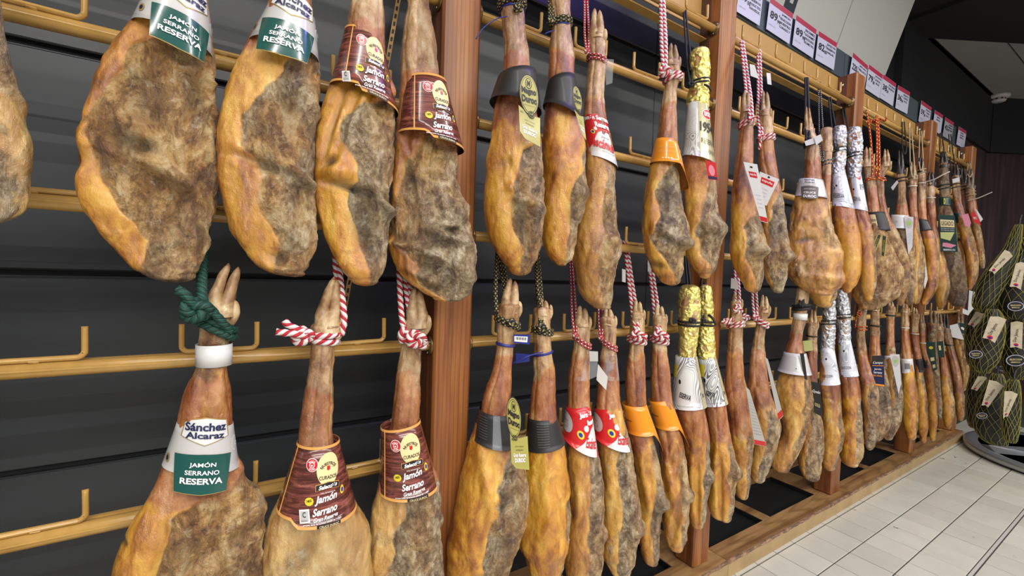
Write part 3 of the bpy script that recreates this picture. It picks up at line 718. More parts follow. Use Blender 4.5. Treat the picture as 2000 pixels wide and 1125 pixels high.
        # tendons of the shank
        ten=np.abs(np.sin(P*2.5+s.seed+2*vn(pos*6,7))); d=d-.0028*sst(.0,.5,skin+rd)*(1-ten)**2*np.clip(W/.03,.3,1)+.0015*skin*fbm(pos*22,41,3)
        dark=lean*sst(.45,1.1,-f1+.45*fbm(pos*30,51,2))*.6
        for bp in bumps:
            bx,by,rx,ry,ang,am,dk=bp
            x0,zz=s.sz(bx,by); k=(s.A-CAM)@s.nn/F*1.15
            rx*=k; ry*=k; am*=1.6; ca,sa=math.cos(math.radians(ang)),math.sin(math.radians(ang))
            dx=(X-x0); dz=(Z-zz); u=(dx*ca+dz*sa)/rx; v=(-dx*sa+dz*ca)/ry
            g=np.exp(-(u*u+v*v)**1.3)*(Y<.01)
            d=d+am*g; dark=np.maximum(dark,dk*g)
        d=d*amp
        X=X+nx*d; Y=Y+ny*d
        # keep the closed ends tidy
        V=np.stack([X,Y,Z],1)
        Fc=[]
        idx=np.arange(Mz*N).reshape(Mz,N)
        q=np.stack([idx[:-1],np.roll(idx,-1,1)[:-1],np.roll(idx,-1,1)[1:],idx[1:]],-1).reshape(-1,4)
        Fc=q.tolist(); Fc.append(idx[0][::-1].tolist()); Fc.append(idx[-1].tolist())
        o=mk('ham_body',V,Fc,HAM,s.root); s.body=o
        ca_=o.data.color_attributes.new(name='mask',type='FLOAT_COLOR',domain='POINT')
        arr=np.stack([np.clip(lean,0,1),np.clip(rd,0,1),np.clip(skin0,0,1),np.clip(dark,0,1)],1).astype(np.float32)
        ca_.data.foreach_set('color',arr.ravel()); o.color=(s.col[0],s.col[1],s.col[2],1)
    def hooves(s,y0,y1,xl,xr,dark=0.0,splay=.0,lean=0,dew=1):
        """y0 tip, y1 root of the toes, xl..xr width in pixels at the root; lean shifts the tip"""
        a=np.array(s.sz(xl,y1)); b=np.array(s.sz(xr,y1)); tp=np.array(s.sz((xl+xr)/2+lean,y0)); c=(a+b)/2; wd=(b[0]-a[0])
        V=[];Fc=[];n=16;m=14
        for sd in (-1,1):
            i0=len(V); tipx=tp[0]+sd*wd*(.145+splay); tz=tp[1]-(.006 if sd>0 else 0)
            for k in range(m):
                t=k/(m-1); cxx=c[0]+sd*wd*(.02+.195*min(1,t*2.4))*(1) + (tipx-(c[0]+sd*wd*.215))*max(0,t-.3)/.7
                r=wd*(.275*math.sqrt(max(0,1-t**6.0))*(1-.38*t)+.21*max(0,1-t*2.2)**1.2); zz=c[1]-.012+(tz-c[1]+.012)*t
                if t>.62: r*=1-.14*math.exp(-((t-.64)/.05)**2)
                if k==m-1: r=.0008
                for j in range(n):
                    an=2*math.pi*j/n; V.append((cxx+r*math.cos(an)*.92,(r*1.12)*math.sin(an)-.002,zz))
            for k in range(m-1):
                for j in range(n): q=i0+k*n+j; q2=i0+k*n+(j+1)%n; Fc.append([q,q2,q2+n,q+n])
            Fc.append([i0+(m-1)*n+j for j in range(n)])
        V=np.array(V); ps=V*1.0; nz=fbm(ps*70+s.seed,3,3); V[:,0]+=nz*.0011; V[:,1]+=nz*.0014
        o=mk('trotter',V,Fc,HOOF,s.root); o.color=(0,0,dark,1)
        if dew:
            for sd in ((1,) if dew==1 else (-1,1)):
                q=[(c[0]+sd*wd*.28,-.004,c[1]-.026),(c[0]+sd*wd*.44,-.008,c[1]-.010),(c[0]+sd*wd*.47,-.008,c[1]+.008),(c[0]+sd*wd*.43,-.006,c[1]+.016)]
                P=crom(q,.004); rr=np.interp(np.linspace(0,1,len(P)),[0,.5,.85,1],[wd*.15,wd*.15,wd*.10,.001]); v,f_,_=sweep(P,rr,10)
                o=mk('dewclaw',v,f_,HOOF,s.root); o.color=(0,0,dark,1)
    # --- things tied around the leg
    def ringpts(s,y,slope=0,r=.005,turns=1.0,x=None,gap=0,ph0=0.0,n=40,dz=0):
        if x is None: x=(np.interp(y,[p[0] for p in s.L],[p[1] for p in s.L])+np.interp(y,[p[0] for p in s.R],[p[1] for p in s.R]))/2
        z=s.sz(x,y)[1]; zz=min(z,s.z1-.016); c,w_,b=[float(q[0]) for q in s.cw(zz)]
        w_=max(w_,.012); b=max(b,.012)
        out=[]
        for t in np.linspace(0,1,int(n*turns)):
            a=ph0+2*math.pi*turns*t; out.append((c+(w_+r*.8+gap)*math.cos(a),(b+r*.8+gap)*math.sin(a),z+slope*math.cos(a)+dz*t))
        return out
    def rope(s,pts,r,mat,name='hanging_rope',lobes=2,tw=62,label=None,flat=1):
        P=crom(pts,.004); V,Fc,UV=sweep(P,r,12,True,lobes,tw,flat); o=mk(name,V,Fc,mat,s.root,True,UV)
        if label:o['label']=label
        return o
    def path(s,px): return [s.pt(*p) for p in px]
    def knot(s,x,y,d,R,r,mat,lobes=2,tw=62,label=None,rot=0):
        c=np.array(s.pt(x,y,d)); P=[]
        for t in np.linspace(0,2*math.pi,60):
            k=R*(1+.45*math.cos(3*t)); u=k*math.cos(2*t+rot); v=k*.8*math.sin(2*t+rot); P.append(c+np.array([u,-.55*R*math.sin(3*t),v]))
        V,Fc,UV=sweep(P,r,10,True,lobes,tw); return mk('rope_knot',V,Fc,mat,s.root,True,UV)
    def hang(s,mat,r,y,hook,slope=.004,knot=(0,0),double=True,d=-.01,kR=.010,tails=(),lobes=2,tw=62,dj=0.012,side=-1):
        """ring at pixel row y, strands up to pixel hook (hx,hy), knot at pixel"""
        s.rope(s.ringpts(y,slope,r,1.0)+[s.ringpts(y,slope,r,1.0)[0]],r,mat,'rope_ring',lobes,tw)
        s.rope(s.ringpts(y+6,slope,r,1.0,dz=-.001),r,mat,'rope_ring',lobes,tw)
        kx,ky=knot
        if kx: s.knot(kx,ky,-.034,kR,r,mat,lobes,tw)
        hx,hy=hook; bk=.085
        for j in ((-1,1) if double else (0,)):
            pts=[s.pt(kx+j*2,ky,-.028),s.pt(kx+j*4+(hx-kx)*.25,ky+(hy-ky)*.25,-.018+bk*.2),s.pt(kx+j*3+(hx-kx)*.6,ky+(hy-ky)*.6,bk*.55),s.pt(hx+j*2,hy,bk)]
            s.rope(pts,r,mat,'hanging_rope',lobes,tw)
        for t in tails: s.rope(s.path(t),r,mat,'rope_tail',lobes,tw)
    def sleeve(s,y0,y1,mat,name,off=.0025,crump=.0,n=(48,40),label=None,xexp=0):
        """sleeve that follows the leg between two pixel rows"""
        xm=lambda y:(np.interp(y,[p[0] for p in s.L],[p[1] for p in s.L])+np.interp(y,[p[0] for p in s.R],[p[1] for p in s.R]))/2
        za,zb=s.sz(xm(y0),y0)[1],s.sz(xm(y1),y1)[1]; V=[];N,Mz=n; zs=np.linspace(za,zb,Mz)
        c,w_,b=s.cw(np.minimum(zs,s.z1-.0005)); P=np.linspace(0,2*np.pi,N,endpoint=False)
        Z=np.repeat(zs,N);X=np.repeat(c,N)+(np.repeat(w_,N)+off)*np.cos(np.tile(P,Mz));Y=(np.repeat(b,N)+off)*np.sin(np.tile(P,Mz))
        if crump:
            p=np.stack([X,Y,Z],1)+s.seed; k=crump*(1-np.abs(fbm(p*45,2,3))*1.6)+crump*.5*vn(p*150,5); X+=np.cos(np.tile(P,Mz))*k; Y+=np.sin(np.tile(P,Mz))*k
        idx=np.arange(Mz*N).reshape(Mz,N)
        Fc=np.stack([idx[:-1],np.roll(idx,-1,1)[:-1],np.roll(idx,-1,1)[1:],idx[1:]],-1).reshape(-1,4).tolist()
        if crump: Fc.append(idx[0].tolist())
        o=mk(name,np.stack([X,Y,Z],1),Fc,mat,s.root,not crump)
        if label:o['label']=label
        return o
    def tag(s,C,mat,d=-.05,name='paper_tag',shape=None,label=None,th=.0012):
        f=Flat([s.pt(x,y,(d if len(q)==2 else q[2])) for q in C for x,y in [q[:2]]],th); f.o=f.sheet(name,mat,s.root,shape)
        if label:f.o['label']=label
        return f
def band(h,y,hh,mat,name='band',slope=0,off=.0015,label=None):
    """narrow paper or plastic band, height hh metres"""
    a=h.ringpts(y,slope,off,1.0,n=48); V=[];Fc=[]
    for p in a[:-1]: V+=[p,(p[0],p[1],p[2]-hh)]
    n=len(a)-1
    for i in range(n): Fc.append([2*i,2*i+1,(2*i+3)%(2*n),(2*i+2)%(2*n)])
    o=mk(name,V,Fc,mat,h.root,True); m=o.modifiers.new('s','SOLIDIFY'); m.thickness=.0006; m.offset=1
    if label:o['label']=label
    return o
def ziptie(h,y,mat,tail,slope=0,r=.0016):
    o=h.rope(h.ringpts(y,slope,r,1.0),r,mat,'cable_tie',0,0,flat=1.6)
    if tail: h.rope(h.path(tail),r*1.2,mat,'tie_tail',0,0,flat=.6)
E0_=0
# ---------------- collar designs
def hexplate(c,x,y,w_,h_,parent):
    P=lambda k:[(x-w_/2*k,y+h_*.30*k),(x-w_*.46*k,y+h_*.34*k),(x,y+h_*.5*k),(x+w_*.46*k,y+h_*.34*k),(x+w_/2*k,y-h_*.22*k),(x,y-h_*.5*k),(x-w_/2*k,y-h_*.22*k)]
    c.poly([(x-w_*.43,y+h_*.38),(x,y+h_*.5),(x+w_*.43,y+h_*.38),(x+w_/2,y-h_*.2),(x,y-h_*.5),(x-w_/2,y-h_*.2)],GOLDI,parent,.0009,'gold_border')
    k=.93; c.poly([(x-w_*.43*k,y+h_*.38*k),(x,y+h_*.5*k),(x+w_*.43*k,y+h_*.38*k),(x+w_/2*k,y-h_*.2*k),(x,y-h_*.5*k),(x-w_/2*k,y-h_*.2*k)],PAPER,parent,.0013,'name_plate')
def collar_green(h,TL,TR,BL,BR,cx=(0,0),green=None,full=True,tilt=0,nm=('Sánchez','Alcaraz'),ls=('JAMÓN','SERRANO','RESERVA'),dep=.95):
    c=Cone(h,TL,TR,BL,BR,dep); o=c.sheet('paper_collar',PAPERG,h.root); o['label']='pale grey paper collar with a green lower panel'
    W=c.wid(.5); x0,_=c.at(*cx); H=c.H; sc=W/.062
    hexplate(c,x0,-H*.07,H*1.02,H*.62,o)
    c.text(nm[0],x0,H*.035,H*.80,H*.18,NAVY,o,bold=.03,lift=.0016); c.text(nm[1],x0,-H*.15,H*.74,H*.14,NAVY,o,bold=.03,lift=.0016)
    g=[(x0-H*.60,-H*.58),(x0,-H*.555),(x0+H*.60,-H*.58),(x0+H*.52,-H*1.36),(x0,-H*1.40),(x0-H*.52,-H*1.36)]
    c.poly([(a*1.0+(a-x0)*.012,b-.0012*(b<-H)) for a,b in g],GOLDI,o,.0009,'gold_border',8)
    c.poly(g,GREEN,o,.0014,'green_panel',8)
    c.text(ls[0],x0,-H*.775,H*.49,H*.135,WINK,o,lift=.0018,bold=.02); c.text(ls[1],x0,-H*.94,H*.64,H*.095,WINK,o,lift=.0018,bold=.02); c.text(ls[2],x0,-H*1.115,H*.80,H*.13,WINK,o,lift=.0018,bold=.03)
    x2=x0-H*.83; c.disc(x2,-H*.74,H*.085,H*.10,GOLDI,o,.0009,'round_seal',14); c.disc(x2,-H*.74,H*.045,H*.055,NAVY,o,.0013,'seal_centre')
    x1=x0+H*.74; c.disc(x1,-H*.40,H*.12,H*.16,WINK,o,.0007,'round_mark'); c.disc(x1,-H*.40,H*.105,H*.145,PAPERG,o,.0010,'round_mark'); c.text('12',x1,-H*.40,H*.08,H*.09,WINK,o,lift=.0012)
    return c
def collar_wood_(h,TL,TR,BL,BR,seam,front,dep=.95,step=None,sq=True,sqx=None):
    """dark woodgrain collar with orange border; seam / front are pixels of the seam line and of the print's axis"""
    xs_,_=h.sz(*seam)
    c=Cone(h,TL,TR,BL,BR,dep); v=.5
    a_s=c.at(*seam)[0]/c.wid(.5)
    st=a_s+.95 if step is None else c.at(*step)[0]/c.wid(.9)
    c.vend=lambda a: 1.0 if a>st+.03 else (.915 if a<st-.03 else .915+.085*(a-st+.03)/.06)
    o=c.sheet('paper_collar',WCOL,h.root); o['label']='dark red woodgrain paper collar with orange border'
    c.sheet('orange_border',ORG,o,v0=0,v1=.035,off=.0007,nv=2); c.sheet('orange_border',ORG,o,v0=.962,v1=1.0,off=.0007,nv=2)
    c.sheet('orange_seam',ORG,o,a0=a_s-.02,a1=a_s+.02,off=.0009,na=3)
    H=c.H; xf,_=c.at(*front); W=c.wid(.5); u=H*.86
    # cream oval with text
    c.disc(xf,-H*.29,u*.175,u*.24,CREAM,o,.0008,'cream_oval')
    c.arc('NUESTROS',xf,-H*.335,u*.135,2.55,.59,u*.045,INK,o); c.text('CURADOS',xf,-H*.39,u*.27,u*.055,INK,o); 
    c.poly([(xf-u*.025,-H*.25),(xf+u*.025,-H*.25),(xf+u*.025,-H*.295),(xf,-H*.31),(xf-u*.025,-H*.295)],RED,o,.0012,'shield',3)
    for sd in (-1,1): c.rect(xf+sd*u*.085,-H*.275,u*.06,u*.004,INK,o,.0012,name='thin_rule')
    c.poly([(xf-u*.185,-H*.47),(xf,-H*.445),(xf+u*.185,-H*.47),(xf+u*.185,-H*.55),(xf,-H*.525),(xf-u*.185,-H*.55)],ORG,o,.0012,'ribbon_border')
    c.poly([(xf-u*.177,-H*.476),(xf,-H*.452),(xf+u*.177,-H*.476),(xf+u*.177,-H*.544),(xf,-H*.519),(xf-u*.177,-H*.544)],INK,o,.0016,'black_ribbon')
    c.text('Selección',xf,-H*.497,u*.27,u*.058,WINK,o,shear=.3,lift=.0018,bold=.04,rot=.06)
    c.text('SALAMANCA',xf,-H*.575,u*.22,u*.02,WINK,o,bold=0)
    c.text('Jamón',xf-u*.02,-H*.65,u*.32,u*.135,WINK,o,shear=.28,bold=.03,rot=.1); c.text('Serrano',xf-u*.03,-H*.785,u*.36,u*.11,WINK,o,shear=.28,bold=.03,rot=.1); c.text('Gran Reserva',xf-u*.02,-H*.875,u*.36,u*.06,WINK,o,shear=.3,rot=.1,bold=.02)
    c.text('proceso lento de curacion minimo de 7 meses',xf-u*.06,-H*.935,u*.56,u*.028,WINK,o,bold=.03,rot=.04)
    c.rect(xf+u*.03,-H*.975,u*.36,u*.05,INK,o,.0012,name='black_panel'); c.text('CRUCE DUROC',xf+u*.03,-H*.975,u*.29,u*.032,CREAM,o,lift=.0016)
    # red badge
    xb=xf-u*.24; c.disc(xb,-H*.22,u*.088,u*.10,WINK,o,.0008,'badge_rim'); c.disc(xb,-H*.22,u*.078,u*.09,RED,o,.0012,'red_badge'); c.disc(xb,-H*.22,u*.038,u*.044,WINK,o,.0016,'badge_ring'); c.disc(xb,-H*.22,u*.028,u*.032,RED,o,.0019,'badge_centre')
    c.text('+',xb,-H*.22,u*.03,u*.03,WINK,o,lift=.0022,bold=.06)
    c.arc('MARCA',xb,-H*.22,u*.058,2.5,.65,u*.026,WINK,o); c.arc('GUIA',xb,-H*.22,u*.062,-2.3,-.85,u*.026,WINK,o)
    c.disc(xf-u*.27,-H*.665,u*.065,u*.06,YEL,o,.0009,'yellow_burst',10); c.text('7 MESES',xf-u*.27,-H*.655,u*.08,u*.035,INK,o,rot=.2)
    c.disc(xf+u*.245,-H*.60,u*.038,u*.062,YEL,o,.0009,'yellow_seal'); c.disc(xf+u*.245,-H*.60,u*.02,u*.035,BLU,o,.0013,'seal_centre')
    if sq:
        xq=xf-u*.33 if sqx is None else c.at(*sqx)[0]; c.rect(xq,-H*.84,u*.15,u*.19,WINK,o,.0009,.12,'square_label'); c.rect(xq,-H*.84,u*.115,u*.15,PAPERG,o,.0013,.12,'square_label_inner'); c.text('C',xq,-H*.815,u*.045,u*.075,INK,o,rot=.12,lift=.0016); c.text('CONSORCIO SERRANO',xq+.0005,-H*.885,u*.09,u*.018,INK,o,rot=.12,lift=.0016,bold=0)
    return c
def foiled(h,y0,y1,mat,yring=None,hook=None,label=''):
    o=h.sleeve(y0,y1,mat,'foil_wrap',.002,.0035,(56,70),label)
    return o
def LR(rows):
    """rows (y, xl, xr) -> two outlines"""
    return [(y,a) for y,a,b in rows],[(y,b) for y,a,b in rows]
UY=-.205; LY=-.178
SM=(56,90)
# ---------------- upper row, first bay
L,R=LR([(-420,-80,-48),(-300,-86,-42),(-200,-98,-30),(-100,-130,-12),(0,-158,-4),(70,-178,5),(140,-190,26),(210,-200,47),(280,-205,62),(330,-205,65),(370,-198,63),(400,-180,55),(425,-150,33),(438,-60,-10),(445,-70,-70)])
h=Ham('pale mould-bloomed ham cut off by the left edge of the picture',L,R,UY,None,.42,(.9,.75,0),(-200,-60),base=.75,hoof=(-470,-412,-82,-46))
h.hang(BROPE,.003,-385,(-60,-520),knot=(-64,-400))
L,R=LR([(-345,330,362),(-300,318,372),(-240,322,366),(-150,316,372),(-60,298,396),(0,277,410),(42,257,413),(90,221,416),(130,199,420),(170,187,423),(220,172,427),(270,159,427),(304,151,426),(344,154,425),(398,167,423),(438,187,415),(483,214,404),(513,244,393),(535,275,375),(552,343,343)])
h=Ham('largest ham, top left, brown meat face with golden fat strip down its left edge',L,R,UY,[(70,330),(100,262),(150,235),(200,200),(235,175),(265,158),(300,158),(340,180),(380,202),(410,225),(440,250),(470,278),(500,278),(530,265),(552,262)],.40,(.15,.25,0),(0,85),hoof=(-400,-338,326,366),n=(200,290),
 bumps=[(335,352,30,9,-33,.017,0),(358,368,9,8,0,.008,.5),(247,282,22,16,-40,-.010,.75),(283,292,12,9,0,-.006,.9),(290,200,26,40,0,-.004,.55),(378,190,16,46,0,-.003,.6),(258,262,24,14,-40,.008,0),(300,420,40,60,-30,-.006,.0),(375,470,10,50,0,.005,0),(225,330,60,14,-12,-.007,.35)])
h.hang(GRR,.006,-300,(345,-480),knot=(345,-325))
collar_green(h,(290,-32),(410,30),(254,42),(416,117),cx=(357,60))
L,R=LR([(-345,548,586),(-300,545,590),(-250,547,586),(-160,545,590),(-80,535,602),(0,526,608),(50,505,612),(83,488,618),(144,456,624),(192,440,627),(267,428,622),(331,428,616),(395,440,614),(448,456,618),(485,480,619),(515,501,604),(531,528,592),(541,576,576)])
h=Ham('second large ham from the left, wide smooth golden fat band, grey-brown meat on its right',L,R,UY,[(105,575),(130,556),(160,545),(213,510),(240,492),(299,485),(320,499),(363,496),(405,503),(443,528),(469,539),(507,528),(535,530)],.48,(.2,.5,0),(-10,120),hoof=(-395,-338,548,586),n=(160,250),
 bumps=[(585,352,18,7,-40,.015,0),(597,365,7,7,0,.006,.5),(512,262,14,12,0,-.006,.6),(565,225,18,40,0,-.005,.5),(520,330,40,8,-15,-.010,.6),(545,400,24,30,0,.006,0),(575,470,14,30,20,.006,.2),(545,505,14,10,0,-.005,.7)])
h.hang(GRR,.006,-300,(566,-480),knot=(566,-325))
collar_green(h,(528,0),(616,44),(485,80),(623,124),cx=(566,60))
L,R=LR([(-250,706,730),(-200,700,736),(-130,702,733),(-60,695,740),(0,689,746),(30,683,749),(80,675,750),(140,655,757),(176,643,772),(229,628,774),(293,619,772),(363,614,768),(395,618,767),(448,632,762),(491,648,757),(523,667,750),(546,688,738),(559,715,715)])
h=Ham('third ham top left, woodgrain collar, dark charred meat below a folded fat ridge',L,R,UY,[(190,770),(206,722),(240,690),(300,680),(340,694),(362,700),(373,674),(400,672),(440,690),(480,700),(520,710),(555,716)],.55,(.1,.72,0),(60,190),hoof=(-290,-244,706,731),n=(150,240),
 bumps=[(668,345,18,16,0,.013,0),(650,325,12,8,30,-.006,.9),(700,235,6,60,-18,.008,0),(742,392,38,6,-48,.009,0),(762,410,8,9,0,.003,.2),(712,440,24,50,10,-.008,.75),(690,375,40,6,-12,-.008,.9),(655,250,5,70,-14,-.004,.4)])
h.hang(RWR,.006,-205,(718,-400),knot=(718,-225))
collar_wood_(h,(674,56),(748,84),(641,178),(778,226),(682,120),(733,140),step=(703,185),sqx=(678,143))
L,R=LR([(-85,795,834),(-40,794,838),(0,794,838),(8,796,838),(43,791,843),(107,785,853),(160,784,857),(210,780,872),(250,775,880),(293,771,895),(341,767,899),(373,767,905),(421,764,916),(469,762,925),(507,768,932),(539,787,932),(565,818,926),(582,850,905),(590,874,874)])
h=Ham('fourth top left ham, against the first wooden post, woodgrain collar, grey-brown gnarled meat',L,R,UY,[(275,805),(320,792),(400,778),(440,766),(480,775),(492,792),(510,800),(540,806),(570,840),(587,872)],.5,(.2,.62,0),(150,300),hoof=(-125,-78,796,834),n=(150,240),
 bumps=[(880,470,30,9,-5,.011,0),(880,452,16,5,-5,-.008,.5),(790,480,22,5,-12,.009,0),(850,500,26,8,-20,.008,0),(895,520,14,26,10,.008,0),(835,545,34,7,-25,.008,0),(858,470,34,8,-15,-.010,.6),(915,545,12,14,0,.006,.2),(800,345,16,20,0,-.004,.6),(905,420,8,26,-10,.006,0),(842,525,20,8,0,-.008,.6)])
h.hang(RWR,.0055,-30,(815,-200),knot=(818,-50))
collar_wood_(h,(789,157),(871,160),(775,274),(906,297),(810,215),(862,215),step=(838,280),sq=False)
# ---------------- upper row, second bay
L,R=LR([(-100,985,1013),(-50,980,1019),(0,977,1022),(45,981,1025),(107,984,1033),(149,982,1036),(190,972,1042),(213,966,1045),(267,960,1054),(320,950,1059),(384,947,1060),(443,951,1059),(480,963,1056),(505,979,1048),(524,995,1038),(539,1015,1015)])
h=Ham('ham with black card collar and yellow oval tag, black cord and long blue cable tie',L,R,UY,[(262,1058),(285,1050),(305,1022),(345,1012),(373,1008),(411,1001),(453,1006),(491,1022),(520,1018),(533,1016)],.8,(.1,.4,0),(120,262),hoof=(-145,-94,985,1013),n=(130,220),
 bumps=[(1030,400,22,8,-15,.010,0),(1045,420,9,9,0,.008,.4),(1018,440,16,40,10,-.008,.6),(985,330,12,9,0,-.003,.4),(1003,375,10,8,0,.007,0)])
h.hang(BGR,.0042,8,(1000,-200),knot=(1012,15),kR=.006,lobes=4)
ziptie(h,22,BLUEP,[(990,32,-.03),(972,36,-.045),(952,48,-.06),(938,62,-.07),(930,76,-.075)])
c=Cone(h,(972,154),(1048,142),(956,200),(1058,222),1.1); o=c.sheet('card_collar',BPAP,h.root); o['label']='black card collar'
def oval_tag(h,C,d):
    f=h.tag(C,BPAP,d,'oval_tag',[(.5*math.cos(t)*(1 if math.sin(t)>-.3 else .98),.5*max(math.sin(t),-.98)) for t in np.linspace(0,2*math.pi,36,endpoint=False)],'yellow and black oval tag with a yellow lower tongue')
    o=f.o; w_,hh=f.w,f.h; return f
def magno(h,oc,lc,d):
    """oc corners of the oval, lc corners of the lower tongue"""
    f=oval_tag(h,oc,d); o=f.o; w_,hh=f.w,f.h
    f.disc(0,0,w_*.47,hh*.47,YGOLD,o,.0008,'yellow_oval'); f.disc(0,0,w_*.43,hh*.44,BPAP,o,.0014,'black_ring'); f.disc(0,0,w_*.41,hh*.425,YGOLD,o,.002,'yellow_oval')
    f.disc(0,hh*.27,w_*.17,hh*.13,BPAP,o,.0026,'crest'); f.disc(0,hh*.27,w_*.14,hh*.11,YGOLD,o,.0032,'crest_field'); f.text('M',0,hh*.27,w_*.16,hh*.14,INK,o,bold=.03,lift=.0035)
    f.text('Magno',0,hh*.07,w_*.76,hh*.19,INK,o,bold=.05,lift=.003); f.text('Duroc',0,-hh*.115,w_*.76,hh*.17,INK,o,bold=.05,lift=.003); f.text('JAMON DE CERDO DUROC',0,-hh*.27,w_*.55,hh*.03,INK,o,lift=.003,bold=0)
    g=h.tag(lc,YGOLD,d+.001,'tag_tongue',[(-.5,.5),(-.5,-.28),(-.25,-.44),(.5,-.5),(.5,.42),(0,.36)]); o2=g.o
    g.text('Gran Reserva',0,-g.h*.08,g.w*.72,g.h*.11,WINK,o2,bold=.04); g.text('DUROC',.0,-g.h*.22,g.w*.6,g.h*.12,WINK,o2,bold=.06); g.text('18 MESES MIN',.0,g.h*.05,g.w*.4,g.h*.04,INK,o2,bold=0)
    g.text('JAMON SERRANO',0,g.h*.14,g.w*.5,g.h*.04,INK,o2,bold=0); g.text('AC',-g.w*.36,g.h*.34,g.w*.14,g.h*.06,INK,o2)
    k=f.disc(w_*.08,-hh*.47,w_*.17,w_*.17,BPAP,o,.004,'round_medal'); f.disc(w_*.08,-hh*.47,w_*.14,w_*.14,YGOLD,o,.0045,'medal_ring'); f.disc(w_*.08,-hh*.47,w_*.125,w_*.125,BPAP,o,.005,'medal_field'); f.text('18',w_*.08,-hh*.47,w_*.14,w_*.10,YGOLD,o,lift=.006)
magno(h,[(1013,140),(1050,150),(1054,232),(1016,220)],[(1013,205),(1055,226),(1055,287),(1016,270)],-.075)
L,R=LR([(-90,1080,1104),(-50,1076,1110),(0,1073,1114),(53,1078,1113),(112,1073,1119),(160,1071,1122),(224,1066,1132),(277,1062,1141),(299,1060,1145),(341,1058,1145),(405,1058,1143),(450,1060,1127),(485,1066,1122),(505,1075,1118),(515,1085,1108),(520,1097,1097)])
h=Ham('golden ham behind the yellow oval tag, only a black collar edge visible',L,R,UY,[(270,1150),(299,1140),(341,1131),(384,1115),(427,1119),(480,1104),(517,1102)],.85,(.05,.4,0),(110,262),hoof=(-125,-84,1080,1104),n=(120,200),
 bumps=[(1135,378,14,12,0,.008,.5),(1118,420,12,26,0,-.006,.5),(1098,330,20,30,0,.005,0)])
h.hang(BGR,.004,44,(1078,-160),knot=(1076,40),kR=.005,lobes=4)
ziptie(h,54,BLUEP,[(1082,60,-.03),(1073,62,-.04),(1064,66,-.05)])
c=Cone(h,(1070,162),(1124,150),(1060,208),(1136,240),1.15); o=c.sheet('card_collar',BPAP,h.root); o['label']='black card collar'
magno(h,[(1116,164),(1134,172),(1139,222),(1122,214)],[(1122,214),(1139,224),(1145,274),(1136,262)],-.072)
L,R=LR([(66,1148,1182),(107,1149,1183),(125,1149,1182),(171,1143,1180),(224,1139,1184),(262,1143,1192),(326,1144,1203),(395,1133,1206),(450,1124,1208),(480,1120,1214),(496,1120,1215),(515,1120,1207),(555,1126,1199),(585,1142,1195),(598,1160,1192),(605,1180,1180)])
h=Ham('tall ham with red and white collar, pale trotter up, between golden hams and orange collar',L,R,UY,[(331,1186),(395,1179),(459,1173),(501,1168),(560,1168),(592,1178)],.95,(.45,.75,0),(215,300),hoof=(16,72,1149,1183),n=(120,220),
 bumps=[(1195,470,12,12,0,.008,.2),(1190,440,14,16,0,-.006,.4),(1170,590,10,8,0,.005,.3)])
h.hang(RWT,.0032,115,(1143,-40),knot=(1147,100),kR=.004,slope=-.006,lobes=3)
c=Cone(h,(1138,229),(1184,232),(1146,306),(1207,328),1.0,vend=lambda a:1.0); o=c.sheet('paper_collar',PAPER,h.root); o['label']='red and white paper collar'
W=c.wid(.5);H=c.H; x0=.004
c.poly([(-W*1.45,-.0005),(W*1.45,-.0005),(W*1.45,-H*.38),(W*.7,-H*.30),(0,-H*.42),(-W*.55,-H*.72),(-W*1.45,-H*.98)],RED,o,.0008,'red_panel',8)
c.text('Jamón Serrano',x0,-H*.10,W*2.0,H*.13,WINK,o,bold=.04,lift=.0014); c.text('Reserva',x0+W*.35,-H*.24,W*1.1,H*.12,WINK,o,bold=.04,lift=.0014)
c.text('escámez',x0+W*.25,-H*.66,W*1.7,H*.22,RED,o,bold=.03,shear=.2); c.text('desde 1908',x0+W*.4,-H*.50,W*.6,H*.04,INK,o,bold=0); c.text('gourmet la buena vida',x0+W*.5,-H*.82,W*1.0,H*.04,INK,o,bold=0)
c.disc(x0-W*.45,-H*.42,W*.16,W*.16,YEL,o,.0014,'round_seal'); c.disc(x0-W*.45,-H*.42,W*.09,W*.09,BLU,o,.0018,'seal_centre'); c.disc(x0-W*.22,-H*.34,W*.12,W*.12,WINK,o,.0014,'white_badge')
h.tag([(1180,115),(1199,116),(1196,162),(1184,166)],CLEAR,-.03,'clear_film')
L,R=LR([(118,1300,1328),(150,1301,1327),(176,1297,1321),(224,1289,1321),(272,1283,1323),(330,1270,1327),(389,1259,1333),(420,1257,1337),(446,1257,1345),(472,1259,1345),(491,1263,1336),(523,1273,1338),(544,1290,1329),(558,1312,1312)])
h=Ham('upper ham with orange sleeve hung by a thick knotted red and white rope',L,R,UY,[(320,1322),(340,1303),(373,1285),(427,1281),(464,1272),(507,1294),(533,1314),(550,1320)],.85,(.1,.75,0),(210,330),hoof=(84,124,1301,1328,.35),n=(110,200),
 bumps=[(1336,474,10,9,0,.012,.1),(1308,380,14,44,6,-.006,.7),(1318,470,26,6,-30,.006,0),(1300,470,16,8,0,-.006,.6),(1284,518,14,6,-20,-.003,.8)])
h.hang(RWR,.0058,150,(1291,-60),knot=(1298,140),kR=.010,side=-1)
c=Cone(h,(1279,274),(1323,276),(1267,330),(1338,334),1.05,vend=lambda a:.84 if a<.9 else .84+.9*(a-.9) if a<1.7 else 1.56); o=c.sheet('orange_sleeve',ORANGE,h.root); o['label']='glossy orange plastic sleeve with a pointed tail'
c.text('JAMON SERRANO',0,-c.H*.35,c.wid(.4)*1.1,c.H*.08,ORG,o,bold=.0); c.text('BODEGA  RESERVA',0,-c.H*.5,c.wid(.4)*1.2,c.H*.06,ORG,o,bold=0)
